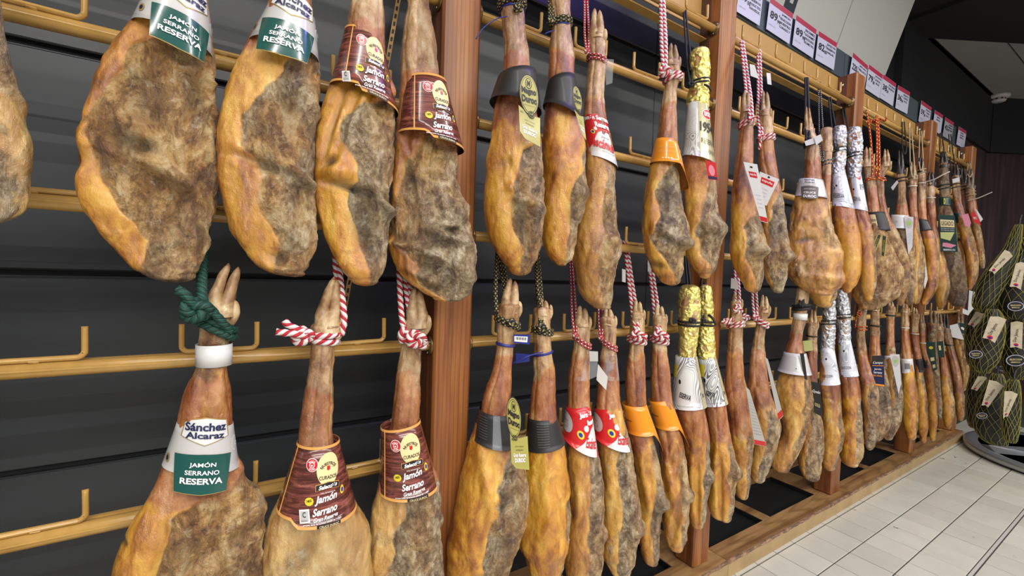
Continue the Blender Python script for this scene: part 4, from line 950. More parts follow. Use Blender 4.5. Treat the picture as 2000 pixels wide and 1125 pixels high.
for k in range(4): c.disc((k-1.3)*.008,-c.H*.72,.0026,.0026,CREAM,o,.0008,'small_mark')
L,R=LR([(97,1352,1382),(112,1350,1384),(155,1352,1384),(203,1343,1382),(250,1340,1384),(307,1335,1390),(345,1336,1397),(384,1336,1400),(416,1336,1402),(440,1336,1411),(456,1336,1412),(491,1340,1404),(523,1353,1400),(536,1366,1390),(544,1377,1377)])
h=Ham('upper ham with gold foil trotter and white swirl sleeve beside the violet-tinted post',L,R,UY,[(316,1390),(347,1378),(400,1368),(453,1364),(496,1372),(517,1388)],.8,(.2,.9,0),(100,345),n=(110,200),
 bumps=[(1403,447,9,11,0,.010,.2),(1385,440,9,18,0,.007,0),(1380,475,16,20,0,-.005,.2)])
foiled(h,97,214,GFOIL,label='crumpled gold foil'); h.hang(BROPE,.0032,160,(1337,20),knot=(1350,165),kR=.006,tails=[[(1376,165,-.035),(1385,170,-.04),(1388,178,-.03)]],lobes=0)
c=Cone(h,(1341,206),(1383,203),(1332,306),(1397,322),1.05); o=c.sheet('paper_sleeve',SWIRL,h.root); o['label']='white sleeve with grey swirls and gold lettering panel'
W=c.wid(.5);H=c.H
c.poly([(W*.05,-.0004),(W*1.3,-.0004),(W*1.5,-H*.99),(W*.15,-H*.99)],plain('pale_gold_panel',(.62,.56,.33),.2,metal=.35,coat=.6),o,.0008,'pale_gold_panel',8)
c.disc(W*.75,-H*.22,W*.42,H*.09,WINK,o,.0014,'logo_rim'); c.disc(W*.75,-H*.22,W*.38,H*.078,RED,o,.0018,'logo_field'); c.text('ELPOZO',W*.75,-H*.22,W*.6,H*.08,WINK,o,lift=.002,bold=.05)
c.text('1954',W*.72,-H*.45,W*1.15,H*.17,INK,o,bold=.03,lift=.0016); c.text('RESERVA',W*.85,-H*.70,W*1.25,H*.09,INK,o,bold=.0,lift=.0016); c.text('DUROC',W*1.0,-H*.86,W*.8,H*.07,INK,o,bold=0,lift=.0016)
f=h.tag([(1378,312),(1398,318),(1402,352),(1383,350)],RED,-.06,'red_tag',label='small red and violet tag'); f.disc(0,0,f.w*.3,f.h*.3,PINK,f.o,.0008,'ring_mark'); f.rect(0,-f.h*.4,f.w*.9,f.h*.15,NAVY,f.o)
# ---------------- upper row, third bay
WT=lambda h,C,d,**k: h.tag(C,PAPER,d,'paper_tag',**k)
L,R=LR([(206,1446,1468),(245,1445,1469),(292,1441,1471),(335,1435,1471),(386,1429,1474),(437,1428,1486),(470,1428,1495),(492,1428,1497),(510,1431,1491),(539,1442,1490),(556,1453,1486),(572,1471,1471)])
h=Ham('ham right of the violet-tinted post, deep red shank, red and white rope',L,R,UY,[(395,1495),(420,1475),(446,1456),(471,1461),(505,1459),(539,1475),(565,1477)],.85,(.1,.7,0),(262,400),hoof=(176,214,1446,1469,.2),n=(96,170),bumps=[(1490,490,8,7,0,.009,.3),(1478,480,10,14,0,.004,0)])
h.hang(RWR,.005,240,(1449,82),knot=(1468,234),kR=.007); h.tag([(1464,125),(1474,127),(1482,154),(1466,148)],PAPER,.03,'rope_tag')
f=WT(h,[(1452,316),(1479,321),(1500,436),(1486,432)],-.06,label='tall white tag with red foot'); f.rect(-f.w*.0,f.h*.30,f.w*.62,f.h*.10,RED,f.o); f.text('espuña',0,f.h*.30,f.w*.5,f.h*.05,WINK,f.o); f.rect(0,-f.h*.45,f.w*.95,f.h*.08,RED,f.o); f.disc(0,f.h*.43,.0035,.0035,INK,f.o,.001,'punched_hole')
for k in range(4): f.text('JAMON CURADO',0,-f.h*(.05+.07*k),f.w*.55,f.h*.018,GREYC,f.o,bold=0)
L,R=LR([(214,1483,1506),(258,1482,1509),(313,1482,1514),(369,1489,1526),(437,1488,1537),(480,1488,1542),(501,1489,1544),(520,1491,1538),(539,1495,1537),(561,1506,1531),(573,1520,1520)])
h=Ham('brown ham with mould-grey right side behind the diamond white tag',L,R,UY,[(370,1520),(450,1500),(514,1499),(556,1510)],.85,(.3,.85,0),(285,380),hoof=(177,222,1483,1506,.3),n=(96,170),bumps=[(1540,500,8,7,0,.009,.3),(1512,460,14,20,0,-.004,.6)])
h.hang(RWR,.005,268,(1482,98),knot=(1486,268),kR=.007,tails=[[(1486,272,-.03),(1484,284,-.035),(1483,292,-.03)]]); h.tag([(1497,142),(1505,143),(1507,166),(1499,164)],PAPER,.02,'rope_tag')
f=WT(h,[(1484,335),(1522,350),(1497,402),(1474,390)],-.075,label='diamond-hung white tag with red logo'); f.rect(0,f.h*.25,f.w*.72,f.h*.2,RED,f.o); f.text('espuña',0,f.h*.25,f.w*.6,f.h*.1,WINK,f.o)
for k in range(3): f.text('CONSEJO',0,-f.h*(.02+.12*k),f.w*.4,f.h*.03,GREYC,f.o,bold=0)
f.disc(0,f.h*.43,.0035,.0035,INK,f.o,.001,'punched_hole')
L,R=LR([(250,1602,1626),(300,1604,1625),(345,1605,1623),(400,1603,1622),(470,1592,1630),(540,1582,1636),(575,1580,1634),(590,1590,1626),(602,1612,1612)])
h=Ham('slim pale ham mostly hidden behind the broad ham with the grey collar',L,R,-.165,.9,.8,(.3,.2,0),(350,420),hoof=(257,292,1604,1625),n=SM)
h.hang(BWR,.0028,315,(1600,160),knot=(1606,312),kR=.004,lobes=3)
L,R=LR([(246,1570,1588),(290,1573,1600),(343,1570,1604),(370,1562,1610),(394,1550,1615),(437,1541,1625),(480,1538,1638),(505,1539,1644),(527,1541,1645),(545,1548,1645),(562,1566,1637),(571,1580,1626),(578,1608,1608)])
h=Ham('broad evenly brown ham with grey band collar and dark emblem, third bay',L,R,-.215,1.4,.55,(.35,.1,0),(310,390),base=.62,hoof=(208,250,1569,1587),n=(120,170),bumps=[(1572,470,14,4,10,-.004,.9),(1600,480,12,10,0,-.004,.4),(1590,540,60,5,-8,.004,0),(1560,530,8,20,10,.004,0)])
h.hang(BROPE,.0045,278,(1575,152),knot=(1578,272),kR=.006,lobes=0); h.tag([(1571,276),(1592,268),(1593,280),(1574,285)],PAPER,-.05,'folded_label'); h.tag([(1590,268),(1603,262),(1607,274),(1594,284)],PAPER,-.055,'folded_label')
c=Cone(h,(1560,350),(1608,352),(1552,384),(1617,388),.8); o=c.sheet('band_collar',PAPERG,h.root); o['label']='pale grey band collar with dark emblem'
x0=c.at(1581,370)[0]; c.rect(x0,-c.H*.15,c.wid(.1)*1.1,c.H*.26,PAPER,o,.0007); c.text('Sánchez',x0,-c.H*.09,c.wid(.1)*.8,c.H*.10,NAVY,o); c.text('Alcaraz',x0,-c.H*.22,c.wid(.1)*.8,c.H*.09,NAVY,o)
q=c.wid(.6); c.poly([(x0-q*.62,-c.H*.48),(x0,-c.H*.42),(x0+q*.62,-c.H*.48),(x0+q*.55,-c.H*1.12),(x0,-c.H*1.18),(x0-q*.55,-c.H*1.12)],plain('brown_grey_print',(.12,.105,.095),.35),o,.001,'dark_emblem')
c.text('CRUCE',x0,-c.H*.82,q*.8,c.H*.12,WINK,o,bold=.03); c.text('DUROC',x0,-c.H*1.02,q*.85,c.H*.15,WINK,o,bold=.04); c.text('JAMON SERRANO',x0,-c.H*.62,q*.75,c.H*.06,WINK,o)
for (lab,rows,hk,kn,fb_) in (('left one of the two silver foil hams at the third post',[(246,1631,1650),(258,1628,1652),(292,1628,1651),(335,1625,1649),(370,1625,1655),(407,1627,1668),(428,1628,1673),(471,1634,1681),(500,1641,1682),(530,1643,1680),(556,1642,1672),(565,1646,1664),(573,1654,1654)],(1620,190),(1634,290),1.4),('right one of the two silver foil hams, in front of the third post',[(249,1656,1679),(262,1654,1682),(300,1656,1683),(343,1657,1681),(380,1660,1688),(412,1667,1694),(450,1672,1705),(500,1676,1712),(550,1680,1712),(580,1688,1705),(590,1696,1696)],(1645,196),(1660,300),.8)):
    L,R=LR(rows); h=Ham(lab,L,R,UY+(.0 if 'left' in lab else .02),fb_,.9,(.05,.5,0),(300,445),n=SM)
    foiled(h,rows[0][0],rows[3][0]+6,SFOIL,label='crumpled silver foil'); h.hang(BROPE,.0032,kn[1],hk,knot=kn,kR=.004,lobes=0)
    a,b=rows[3],rows[5]; c=Cone(h,(a[1]-1,a[0]-2),(a[2]+1,a[0]-5),(b[1]-2,b[0]-4),(b[2]+2,b[0]+2),1.0); o=c.sheet('paper_sleeve',SWIRLS,h.root); o['label']='silvery white swirl sleeve'
    c.text('RESERVA',-c.wid(.5)*.4,-c.H*.72,c.wid(.5)*1.3,c.H*.12,INK,o,bold=0); c.disc(-c.wid(.3)*.5,-c.H*.45,.0035,.005,INK,o,.001,'small_star',10)
    if 'right' in lab: c.disc(c.wid(.2)*.6,-c.H*.14,c.wid(.2)*.3,c.H*.05,RED,o,.001,'red_logo'); c.text('19',c.wid(.4)*.8,-c.H*.38,c.wid(.4)*.6,c.H*.16,NAVY,o)
# ---------------- upper row, fourth bay
def simple(lab,rows,Y=UY,fb=.6,r=.85,col=(.2,.5,0),red=None,hoof=None,base=.1,**k):
    L,R=LR(rows); return Ham(lab,L,R,Y,fb,r,col,red,base=base,hoof=hoof,n=k.pop('n',SM),**k)
h=simple('ham of the right hand trotter on the red and yellow rope',[(318,1723,1740),(346,1711,1728),(375,1710,1728),(404,1713,1733),(448,1718,1752),(490,1730,1770),(540,1742,1782),(570,1747,1773),(590,1752,1766),(598,1759,1759)],-.16,.1,.7,(.3,.2,0),(390,450),(290,322,1722,1740),base=.4)
h.rope(h.ringpts(349,0,.004,1)+[h.ringpts(349,0,.004,1)[0]],.0035,ORR,'rope_ring',4,80)
h=simple('very broad brown ham under the red and yellow rope, at the fourth bay',[(318,1685,1706),(346,1690,1710),(397,1695,1716),(430,1695,1722),(448,1692,1730),(480,1685,1742),(510,1675,1753),(545,1667,1760),(570,1665,1757),(588,1672,1745),(600,1682,1722),(606,1700,1700)],-.215,.16,.5,(.3,.1,0),(370,440),(286,322,1685,1706),base=.5,n=(110,160),bumps=[(1705,500,40,8,-30,.006,0),(1690,560,20,14,0,-.005,.3),(1735,540,20,24,30,.004,0)])
h.rope(h.ringpts(352,.003,.004,1)+[h.ringpts(352,.003,.004,1)[0]],.0035,ORR,'rope_ring',4,80)
for pts in ([(1692,350,-.02),(1704,340,-.02),(1702,290,.0),(1698,250,.04),(1692,216,.09)],[(1710,344,-.02),(1712,330,-.02),(1713,280,.0),(1712,240,.04),(1712,226,.09)],[(1716,346,-.02),(1718,330,-.02),(1717,280,.0),(1715,240,.04),(1713,226,.09)],[(1712,344,-.02),(1722,352,-.02),(1730,352,.0)]): h.rope(h.path(pts),.0042,ORR,'hanging_rope',4,80)
h.knot(1712,236,.06,.009,.0042,ORR,4,80); h.knot(1697,238,.06,.008,.0042,ORR,4,80); h.rope(h.path([(1720,232,.05),(1728,236,.03),(1732,230,.01)]),.004,ORR,'rope_tail',4,80)
c=Cone(h,(1692,416),(1728,414),(1696,452),(1740,450),.8); o=c.sheet('black_label_band',BPAP,h.root); o['label']='black and cream band label'; c.rect(-c.wid(.5)*.5,-c.H*.5,c.wid(.5)*.7,c.H*.75,PINK,o); c.rect(-c.wid(.5)*.35,-c.H*.45,c.wid(.5)*.55,c.H*.6,CREAM,o,.0012); c.text('SELECCION',-c.wid(.5)*.35,-c.H*.45,c.wid(.5)*.45,c.H*.12,INK,o,lift=.0016)
for C in ([(1714,458),(1722,459),(1711,492),(1700,492)],[(1722,459),(1733,462),(1728,503),(1720,497)]):
    f=h.tag(C,YGOLD,-.07,'gold_ribbon_tag'); f.rect(0,0,f.w*.6,f.h*.98,BPAP,f.o,.0008); f.text('BELLOTA',0,0,f.h*.6,f.w*.3,YGOLD,f.o,rot=1.57,lift=.0014)
h=simple('dark-hoofed ham hung by two black cords, small grey tag at its ankle',[(332,1751,1766),(346,1751,1769),(380,1752,1770),(415,1750,1775),(448,1752,1784),(500,1754,1790),(550,1758,1790),(585,1766,1786),(597,1777,1777)],-.17,.2,.7,(.3,.3,0),(400,440),(293,336,1750,1767,1.0),base=.5)
h.hang(BROPE,.003,348,(1764,238),knot=(1767,300),kR=.003,lobes=0); h.tag([(1740,366),(1752,352),(1755,356),(1744,372)],PAPERG,-.04,'small_tag'); c=Cone(h,(1740,420),(1776,422),(1740,446),(1778,448),.9); o=c.sheet('white_band_label',PAPER,h.root); c.disc(-c.wid(.5)*.4,-c.H*.5,.006,.006,PAPERG,o,.001,'round_mark')
h=simple('yellow ham with round white strap ends, between dark-hoofed hams',[(344,1774,1791),(368,1774,1791),(419,1775,1793),(451,1778,1798),(480,1778,1804),(510,1777,1808),(545,1777,1806),(570,1778,1803),(585,1783,1798),(595,1790,1790)],-.205,.62,.8,(.05,.4,0),(380,450),(315,348,1774,1791,.3))
band(h,363,.006,STRAPW,'white_strap',0,.002); h.hang(TSTRAP,.0028,345,(1778,250),knot=(1783,345),kR=.003,lobes=0)
f=WT(h,[(1766,422),(1784,424),(1782,482),(1774,497)],-.07,label='long white tag with green oval'); f.disc(0,f.h*.30,f.w*.45,f.w*.7,PAPERG,f.o,.0008); f.rect(0,f.h*.3,f.w*.45,f.h*.12,plain('lime_print',(.35,.62,.12),.4),f.o,.0014)
for k in range(4): f.text('100% NATURAL',0,-f.h*(.0+.08*k),f.w*.6,f.h*.02,GREYC,f.o,bold=0)
h=simple('orange-gold ham with black band and slim white blade tag',[(330,1791,1807),(357,1793,1808),(426,1792,1811),(451,1796,1822),(475,1803,1830),(510,1808,1835),(545,1806,1834),(566,1804,1829),(580,1801,1822),(590,1798,1814),(597,1805,1805)],-.225,.75,.8,(.0,.3,0),(390,470),(306,334,1791,1807,1.0))
band(h,357,.006,STRAPW,'white_strap',0,.002); h.hang(TSTRAP,.0028,332,(1798,256),knot=(1799,332),kR=.003,lobes=0); c=Cone(h,(1789,428),(1812,430),(1790,452),(1822,450),1); c.sheet('black_band',BPAP,h.root)
f=WT(h,[(1795,480),(1805,484),(1812,545),(1806,565)],-.08,label='slim white blade-shaped tag'); f.disc(0,f.h*.30,f.w*.3,f.w*.3,INK,f.o,.0008,'small_mark'); f.rect(0,0,f.w*.4,f.h*.15,plain('lime_print',(.35,.62,.12),.4),f.o)
h.rope(h.path([(1806,356,-.03),(1825,350,-.05),(1840,342,-.06),(1855,335,-.06)]),.003,STRAPW,'strap_tail',0,0)
h=simple('short ham with black hoof and white ankle strap, yellow tip below',[(356,1809,1826),(382,1808,1827),(433,1811,1829),(470,1814,1838),(520,1822,1850),(560,1826,1856),(585,1828,1850),(604,1838,1838)],-.185,.8,.8,(.05,.2,0),(400,470),(334,360,1809,1827,1.0))
band(h,386,.006,STRAPW,'white_strap',0,.002)
h=simple('very dark lean ham with long bottle green label, black hoof',[(318,1833,1853),(364,1834,1855),(400,1834,1856),(420,1833,1862),(491,1835,1875),(520,1836,1882),(546,1839,1888),(570,1844,1890),(586,1852,1888),(600,1871,1871)],-.225,.05,.6,(.1,.35,.55),(300,330),(294,324,1833,1853,1.0),base=.9,n=(90,150))
h.hang(BROPE,.003,362,(1838,260),knot=(1840,305),kR=.004,lobes=0)
band(h,367,.005,STRAPW,'white_strap',0,.0025); c=Cone(h,(1833,386),(1857,386),(1833,402),(1857,402),1); o=c.sheet('dark_green_band',DGREEN,h.root); c.text('D',0,-c.H*.5,.008,c.H*.7,YEL,o,bold=.05)
f=h.tag([(1833,419),(1865,421),(1871,492),(1838,491)],DGREEN,-.065,'green_label',label='long bottle green label'); f.rect(0,f.h*.27,f.w*.84,f.h*.2,CREAM,f.o); f.text('LEGADO',0,f.h*.27,f.w*.72,f.h*.12,INK,f.o); f.poly([(-f.w*.46,f.h*.02),(f.w*.4,f.h*.04),(f.w*.1,-f.h*.2),(-f.w*.46,-f.h*.14)],plain('pale_lime',(.55,.58,.22),.4),f.o,.001); f.poly([(-f.w*.35,-f.h*.26),(-f.w*.1,-f.h*.26),(f.w*.45,-f.h*.32),(f.w*.1,-f.h*.40),(-f.w*.4,-f.h*.36)],PINK,f.o,.001); f.text('IBERICO',0,-f.h*.45,f.w*.7,f.h*.05,WINK,f.o)
for k in range(2): f.text('DE CEBO DE CAMPO',0,f.h*(.13-.05*k),f.w*.8,f.h*.025,WINK,f.o,bold=0)
h=simple('marbled yellow and black ham near the far end with pale pink tag',[(342,1858,1875),(375,1860,1876),(420,1866,1886),(448,1872,1897),(475,1878,1906),(500,1885,1911),(530,1888,1911),(550,1890,1907),(560,1892,1901),(567,1893,1893)],-.205,.5,.7,(.05,.5,.05),(395,435),(319,346,1858,1875,1.0),base=.25)
h.hang(BROPE,.003,360,(1855,262),knot=(1862,340),kR=.004,lobes=0); f=h.tag([(1878,420),(1891,417),(1898,440),(1888,450)],PINK,-.06,'pink_tag',[(-.5,.5),(.5,.5),(.5,-.3),(.1,-.5),(-.5,-.2)]); h.tag([(1860,350),(1874,346),(1874,354),(1861,358)],PAPER,-.05,'white_label'); c=Cone(h,(1862,416),(1882,418),(1868,436),(1888,436),1); c.sheet('dark_green_band',DGREEN,h.root)
h=simple('last ham of the upper row, grey-gold, under a red pennant tag',[(362,1886,1903),(404,1889,1908),(440,1898,1914),(460,1902,1919),(490,1908,1923),(510,1911,1925),(520,1915,1924),(525,1919,1919)],-.2,.3,.7,(.3,.7,0),(395,430),(328,366,1886,1904,.8),base=.4)
f=h.tag([(1896,418),(1903,412),(1917,440),(1902,434)],RED,-.06,'red_pennant'); f.text('IBERICO',0,0,f.w*.6,f.h*.2,WINK,f.o); h.tag([(1905,408),(1908,410),(1920,428),(1915,434)],PAPER,-.05,'white_tag_back'); h.rope(h.path([(1890,392,-.03),(1910,387,-.05),(1938,375,-.06)]),.003,STRAPW,'strap_tail',0,0); h.hang(TSTRAP,.003,375,(1892,318),knot=(1894,345),kR=.004,lobes=0)
h=simple('dark-hoofed ham hidden behind the marbled one',[(350,1872,1890),(400,1874,1892),(440,1878,1900),(480,1886,1905),(520,1893,1908),(540,1900,1900)],-.15,.3,.7,(.3,.6,.2),(380,430),(326,356,1872,1890,1.0),base=.5)
h.hang(BROPE,.003,365,(1872,290),knot=(1874,335),kR=.003,lobes=0)

# ================================================================== lower row
L,R=LR([(592,398,457),(646,390,450),(712,385,446),(745,368,448),(785,355,452),(820,349,452),(880,332,462),(921,316,476),(956,302,495),(985,285,506),(1008,270,511),(1059,245,517),(1125,226,517),(1200,226,516),(1280,248,500),(1340,290,470),(1370,330,440),(1385,380,380)])
h=Ham('broad lower left ham with pale grey and green collar, hung by a green rope',L,R,LY,[(930,372),(956,358),(996,322),(1053,310),(1125,298),(1200,290),(1300,330),(1380,380)],.42,(.15,.15,0),(712,975),hoof=(514,604,396,462,0,.0,26),n=(190,280),
 bumps=[(318,1070,8,70,-6,-.006,.25),(375,1010,50,40,0,.006,0),(470,985,30,24,0,.009,0),(428,940,40,12,30,.005,0),(248,1053,5,4,0,-.002,1)])
h.rope(h.ringpts(628,-.016,.006)+[h.ringpts(628,-.016,.006)[0]],.0066,GRR,'rope_ring',4,60); h.rope(h.ringpts(642,-.016,.006),.0066,GRR,'rope_ring',4,60)
h.rope(h.path([(398,600,-.035),(394,570,-.03),(396,520,.01),(399,470,.06),(400,420,.085)]),.0075,GRR,'hanging_rope',4,60)
h.rope(h.path([(345,566,-.05),(360,574,-.052),(372,590,-.05),(392,612,-.04)]),.0075,GRR,'rope_tail',4,60); h.knot(382,606,-.045,.0125,.0075,GRR,4,60); h.rope(h.path([(398,592,-.038),(412,604,-.04),(430,625,-.036),(450,648,-.022)]),.0068,GRR,'rope_tail',4,60)
band(h,671,.037,PAPER,'white_ankle_band',0,.0055,label='plain white paper band at the ankle')
c=collar_green(h,(345,824),(456,824),(316,906),(467,906),cx=(400,850),dep=.9)
L,R=LR([(628,608,669),(667,609,653),(700,606,652),(750,598,649),(789,591,649),(833,586,647),(870,582,650),(940,560,672),(983,545,694),(1028,528,716),(1078,519,720),(1125,516,722),(1200,520,722),(1260,545,705),(1310,580,680),(1330,625,625)])
h=Ham('pale beige lower ham with tall woodgrain collar and long pointed trotter',L,R,LY,None,.5,(.95,.55,0),(760,930),base=.52,hoof=(540,636,610,668,0,-.10,16),n=(160,250),
 bumps=[(600,1060,16,30,0,-.004,.3),(650,1080,40,50,0,-.004,.25)])
h.rope(h.ringpts(652,.0,.006)+[h.ringpts(652,.0,.006)[0]],.0062,RWR,'rope_ring'); h.rope(h.ringpts(664,-.004,.006),.0062,RWR,'rope_ring')
h.rope(h.path([(666,655,-.01),(672,625,-.012),(668,580,.0),(664,540,.03),(660,480,.08),(660,440,.085)]),.0062,RWR,'hanging_rope'); h.rope(h.path([(660,560,.03),(656,520,.05),(655,480,.08)]),.0062,RWR,'hanging_rope'); h.knot(590,656,-.03,.0115,.0062,RWR)
h.rope(h.path([(600,650,-.035),(578,642,-.04),(562,634,-.04),(555,626,-.04)]),.0062,RWR,'rope_tail'); h.rope(h.path([(600,658,-.035),(575,652,-.045),(555,650,-.045),(539,648,-.045)]),.0062,RWR,'rope_tail')
collar_wood_(h,(581,862),(662,856),(536,1002),(696,985),(563,940),(640,925),step=(578,1008),dep=1.0)
L,R=LR([(620,789,838),(683,784,823),(739,774,820),(789,769,820),(825,766,818),(880,752,835),(940,742,855),(975,736,860),(1044,724,864),(1125,719,863),(1200,722,862),(1260,745,850),(1300,775,820),(1312,800,800)])
h=Ham('lower ham against the first wooden post, woodgrain collar, rope knot at ankle',L,R,LY,[(970,782),(1040,770),(1125,762),(1200,760),(1300,790)],.55,(.75,.85,0),(730,940),base=.3,hoof=(560,628,790,838,.15,-.05),n=(140,230),
 bumps=[(835,1040,14,44,0,.005,.1),(790,1080,10,60,0,-.004,.3)])
h.hang(RWR,.0060,660,(776,430),knot=(812,662),kR=.0125,slope=-.010,tails=[[(790,640,-.02),(783,650,-.03),(785,668,-.02)]])
h.rope(h.path([(800,655,-.03),(788,640,-.02),(783,600,.0),(780,540,.03),(777,470,.08)]),.0060,RWR,'hanging_rope')
collar_wood_(h,(744,832),(820,819),(740,956),(855,947),(754,893),(806,885),step=(742,957),sq=False,dep=1.0)
# second bay
L,R=LR([(590,973,1017),(633,971,1010),(672,971,1003),(717,964,999),(761,948,997),(800,941,994),(840,926,1002),(867,917,1012),(900,908,1022),(933,901,1029),(975,894,1034),(1011,887,1027),(1067,878,1012),(1125,875,990),(1160,885,975),(1180,905,955),(1190,930,930)])
h=Ham('glossy gold lower ham with black collar and yellow oval tag',L,R,LY,[(830,1010),(870,990),(933,968),(1000,958),(1056,948),(1125,940),(1180,930)],.75,(.1,.6,0),(700,850),hoof=(543,600,975,1016,0,-.04,6),n=(150,240),
 bumps=[(985,1060,20,50,10,-.006,.4),(950,900,10,60,10,.005,0),(1000,960,20,60,0,-.003,.2)])
h.hang(BGR,.0048,625,(972,470),knot=(1000,632),kR=.006,slope=-.010,lobes=4); h.rope(h.path([(970,610,-.02),(968,570,-.01),(970,520,.03),(972,470,.08)]),.0048,BGR,'hanging_rope',4,80)
ziptie(h,672,BLUEP,None,-.003,.0022); f=h.tag([(1003,653),(1036,654),(1034,673),(1003,670)],BLUEP,-.03,'blue_tag',label='blue plastic tag with barcode'); f.rect(-f.w*.05,0,f.w*.8,f.h*.6,WINK,f.o)
for k in range(12): f.rect(-f.w*.36+k*f.w*.055,f.h*.06,f.w*(.015+.012*(k%3)),f.h*.3,INK,f.o,.0014,name='barcode_bar')
c=Cone(h,(936,796),(998,806),(922,850),(1012,868),1.05); o=c.sheet('card_collar',BPAP,h.root); o['label']='black card collar'
for k in range(9): c.text('JAMON DE CERDO DUROC SELECCION',c.at(948,830)[0]-.004,-c.H*(.12+.08*k),.024,c.H*.025,GREYC,o,bold=0)
c.sheet('clear_film',CLEAR,o,a0=-.1,a1=.3,off=.001,na=12)
magno(h,[(988,768),(1018,782),(1018,862),(990,850)],[(996,846),(1030,846),(1034,918),(1000,920)],-.08)
L,R=LR([(598,1044,1077),(667,1043,1075),(722,1043,1083),(789,1035,1085),(830,1032,1090),(867,1028,1101),(917,1024,1109),(970,1018,1114),(1010,1014,1114),(1050,1016,1108),(1089,1030,1102),(1125,1040,1094),(1150,1055,1080),(1158,1068,1068)])
h=Ham('amber glossy lower ham with black band collar and slanting blue cable tie',L,R,LY,[(870,1110),(1000,1106),(1060,1100),(1150,1082)],.9,(.0,.3,0),(735,872),hoof=(582,606,1045,1077),n=(140,230),bumps=[(1070,930,12,80,4,.006,0),(1090,1060,14,20,0,.006,0),(1040,1000,12,60,0,-.003,.15)])
h.hang(BGR,.0048,642,(1047,470),knot=(1058,640),kR=.007,slope=-.004,lobes=4); h.rope(h.path([(1056,600,-.025),(1050,560,-.01),(1048,510,.04),(1046,470,.08)]),.0048,BGR,'hanging_rope',4,80)
ziptie(h,690,BLUEP,[(1060,688,-.034),(1042,692,-.05),(1025,698,-.06),(1000,710,-.06)],.006,.0022); h.tag([(1007,690),(1035,692),(1034,706),(1008,710)],BLUEP,-.045,'blue_tag')
c=Cone(h,(1031,812),(1088,812),(1026,872),(1104,864),1.05); o=c.sheet('card_collar',BPAP,h.root); o['label']='black card band with small grey print'
for k in range(10): c.text('CURADO EN BODEGA NATURAL SIN PRISA',.0,-c.H*(.10+.08*k),.030,c.H*.025,GREYC,o,bold=0)
for k,(lab,rows,hf,hk,kn) in enumerate((('left of the two lower hams with red and white collars',[(620,1122,1153),(672,1121,1152),(700,1116,1151),(739,1111,1151),(783,1109,1151),(830,1109,1158),(883,1110,1167),(944,1112,1178),(1000,1110,1181),(1045,1105,1183),(1075,1105,1182),(1125,1108,1172),(1150,1118,1160),(1162,1140,1140)],(597,628,1122,1153),(1114,500),(1124,655)),('right of the two lower hams with red and white collars, dark streak down its middle',[(617,1172,1203),(672,1174,1203),(739,1165,1208),(783,1163,1210),(830,1166,1220),(883,1171,1233),(944,1174,1242),(1005,1177,1250),(1030,1176,1250),(1067,1174,1245),(1095,1184,1242),(1112,1195,1233),(1127,1216,1216)],(599,626,1172,1203),(1170,500),(1174,660)))):
    L,R=LR(rows); h=Ham(lab,L,R,LY,.66 if k==0 else [(840,1222),(900,1206),(1000,1216),(1060,1212),(1100,1214),(1125,1216)],.95,(.35 if k==0 else .3,.85,0),(700,820),base=.12 if k==0 else .25,hoof=hf,n=(120,210),bumps=[(1183-0+k*65,1040-k*10,9,9,0,.007,.2),(1130+k*62,950,8,50,0,.004,0)])
    h.hang(RWT,.0034,kn[1]+8,hk,knot=kn,kR=.004,slope=-.014,lobes=3)
    y=680; c=Cone(h,(1121+k*53,686),(1151+k*54,692),(1113+k*54,735),(1152+k*58,742),1.02); c.sheet('clear_film',CLEAR,h.root,a0=-1.5,a1=1.5)
    c=Cone(h,(1106+k*55,792+k*3),(1152+k*58,790),(1098+k*61,846),(1169+k*64,888-k*10),1.0); o=c.sheet('paper_collar',RED,h.root); o['label']='red paper collar with a white corner and round white badge'
    W=c.wid(.5);H=c.H
    c.poly([(W*1.5,-H*.30),(W*.9,-H*.45),(W*.35,-H*.75),(-W*.30,-H*.995),(W*1.5,-H*.995)],PAPER,o,.0008,'white_corner',8)
    c.text('Jamón',W*.55,-H*.16,W*.95,H*.14,WINK,o,bold=.05,rot=.12); c.text('Reserva',W*.95,-H*.30,W*.75,H*.11,WINK,o,bold=.05,rot=.12); c.text('Escámez',W*.95,-H*.72,W*.9,H*.22,RED,o,bold=.02,lift=.0014,shear=.2)
    c.disc(-W*1.0,-H*.42,W*.62,H*.30,PAPERG,o,.001,'round_badge'); c.text('JAMON',-W*.95,-H*.38,W*.5,H*.07,RED,o,lift=.0014,shear=.2,bold=0); c.rect(-W*.95,-H*.52,W*.36,H*.10,RED,o,.0014,name='badge_detail'); c.rect(-W*.95,-H*.52,W*.32,H*.08,PAPERG,o,.0018,name='badge_detail')
    c.disc(W*.12,-H*.60,W*.24,W*.24,YEL,o,.0012,'yellow_seal'); c.disc(W*.12,-H*.60,W*.13,W*.13,BLU,o,.0016,'seal_centre'); c.disc(W*.52,-H*.44,W*.17,W*.17,WINK,o,.0012,'white_badge')
    if k==0: h.tag([(1150,685),(1168,686),(1166,735),(1150,742)],CLEAR,-.035,'clear_film'); h.tag([(1151,686),(1168,687),(1168,706),(1152,706)],PAPERG,-.037,'white_label')
    else: h.tag([(1168,711),(1187,736),(1184,762),(1165,742)],PAPER,-.06,'white_label',label='white rhombus label on clear film')
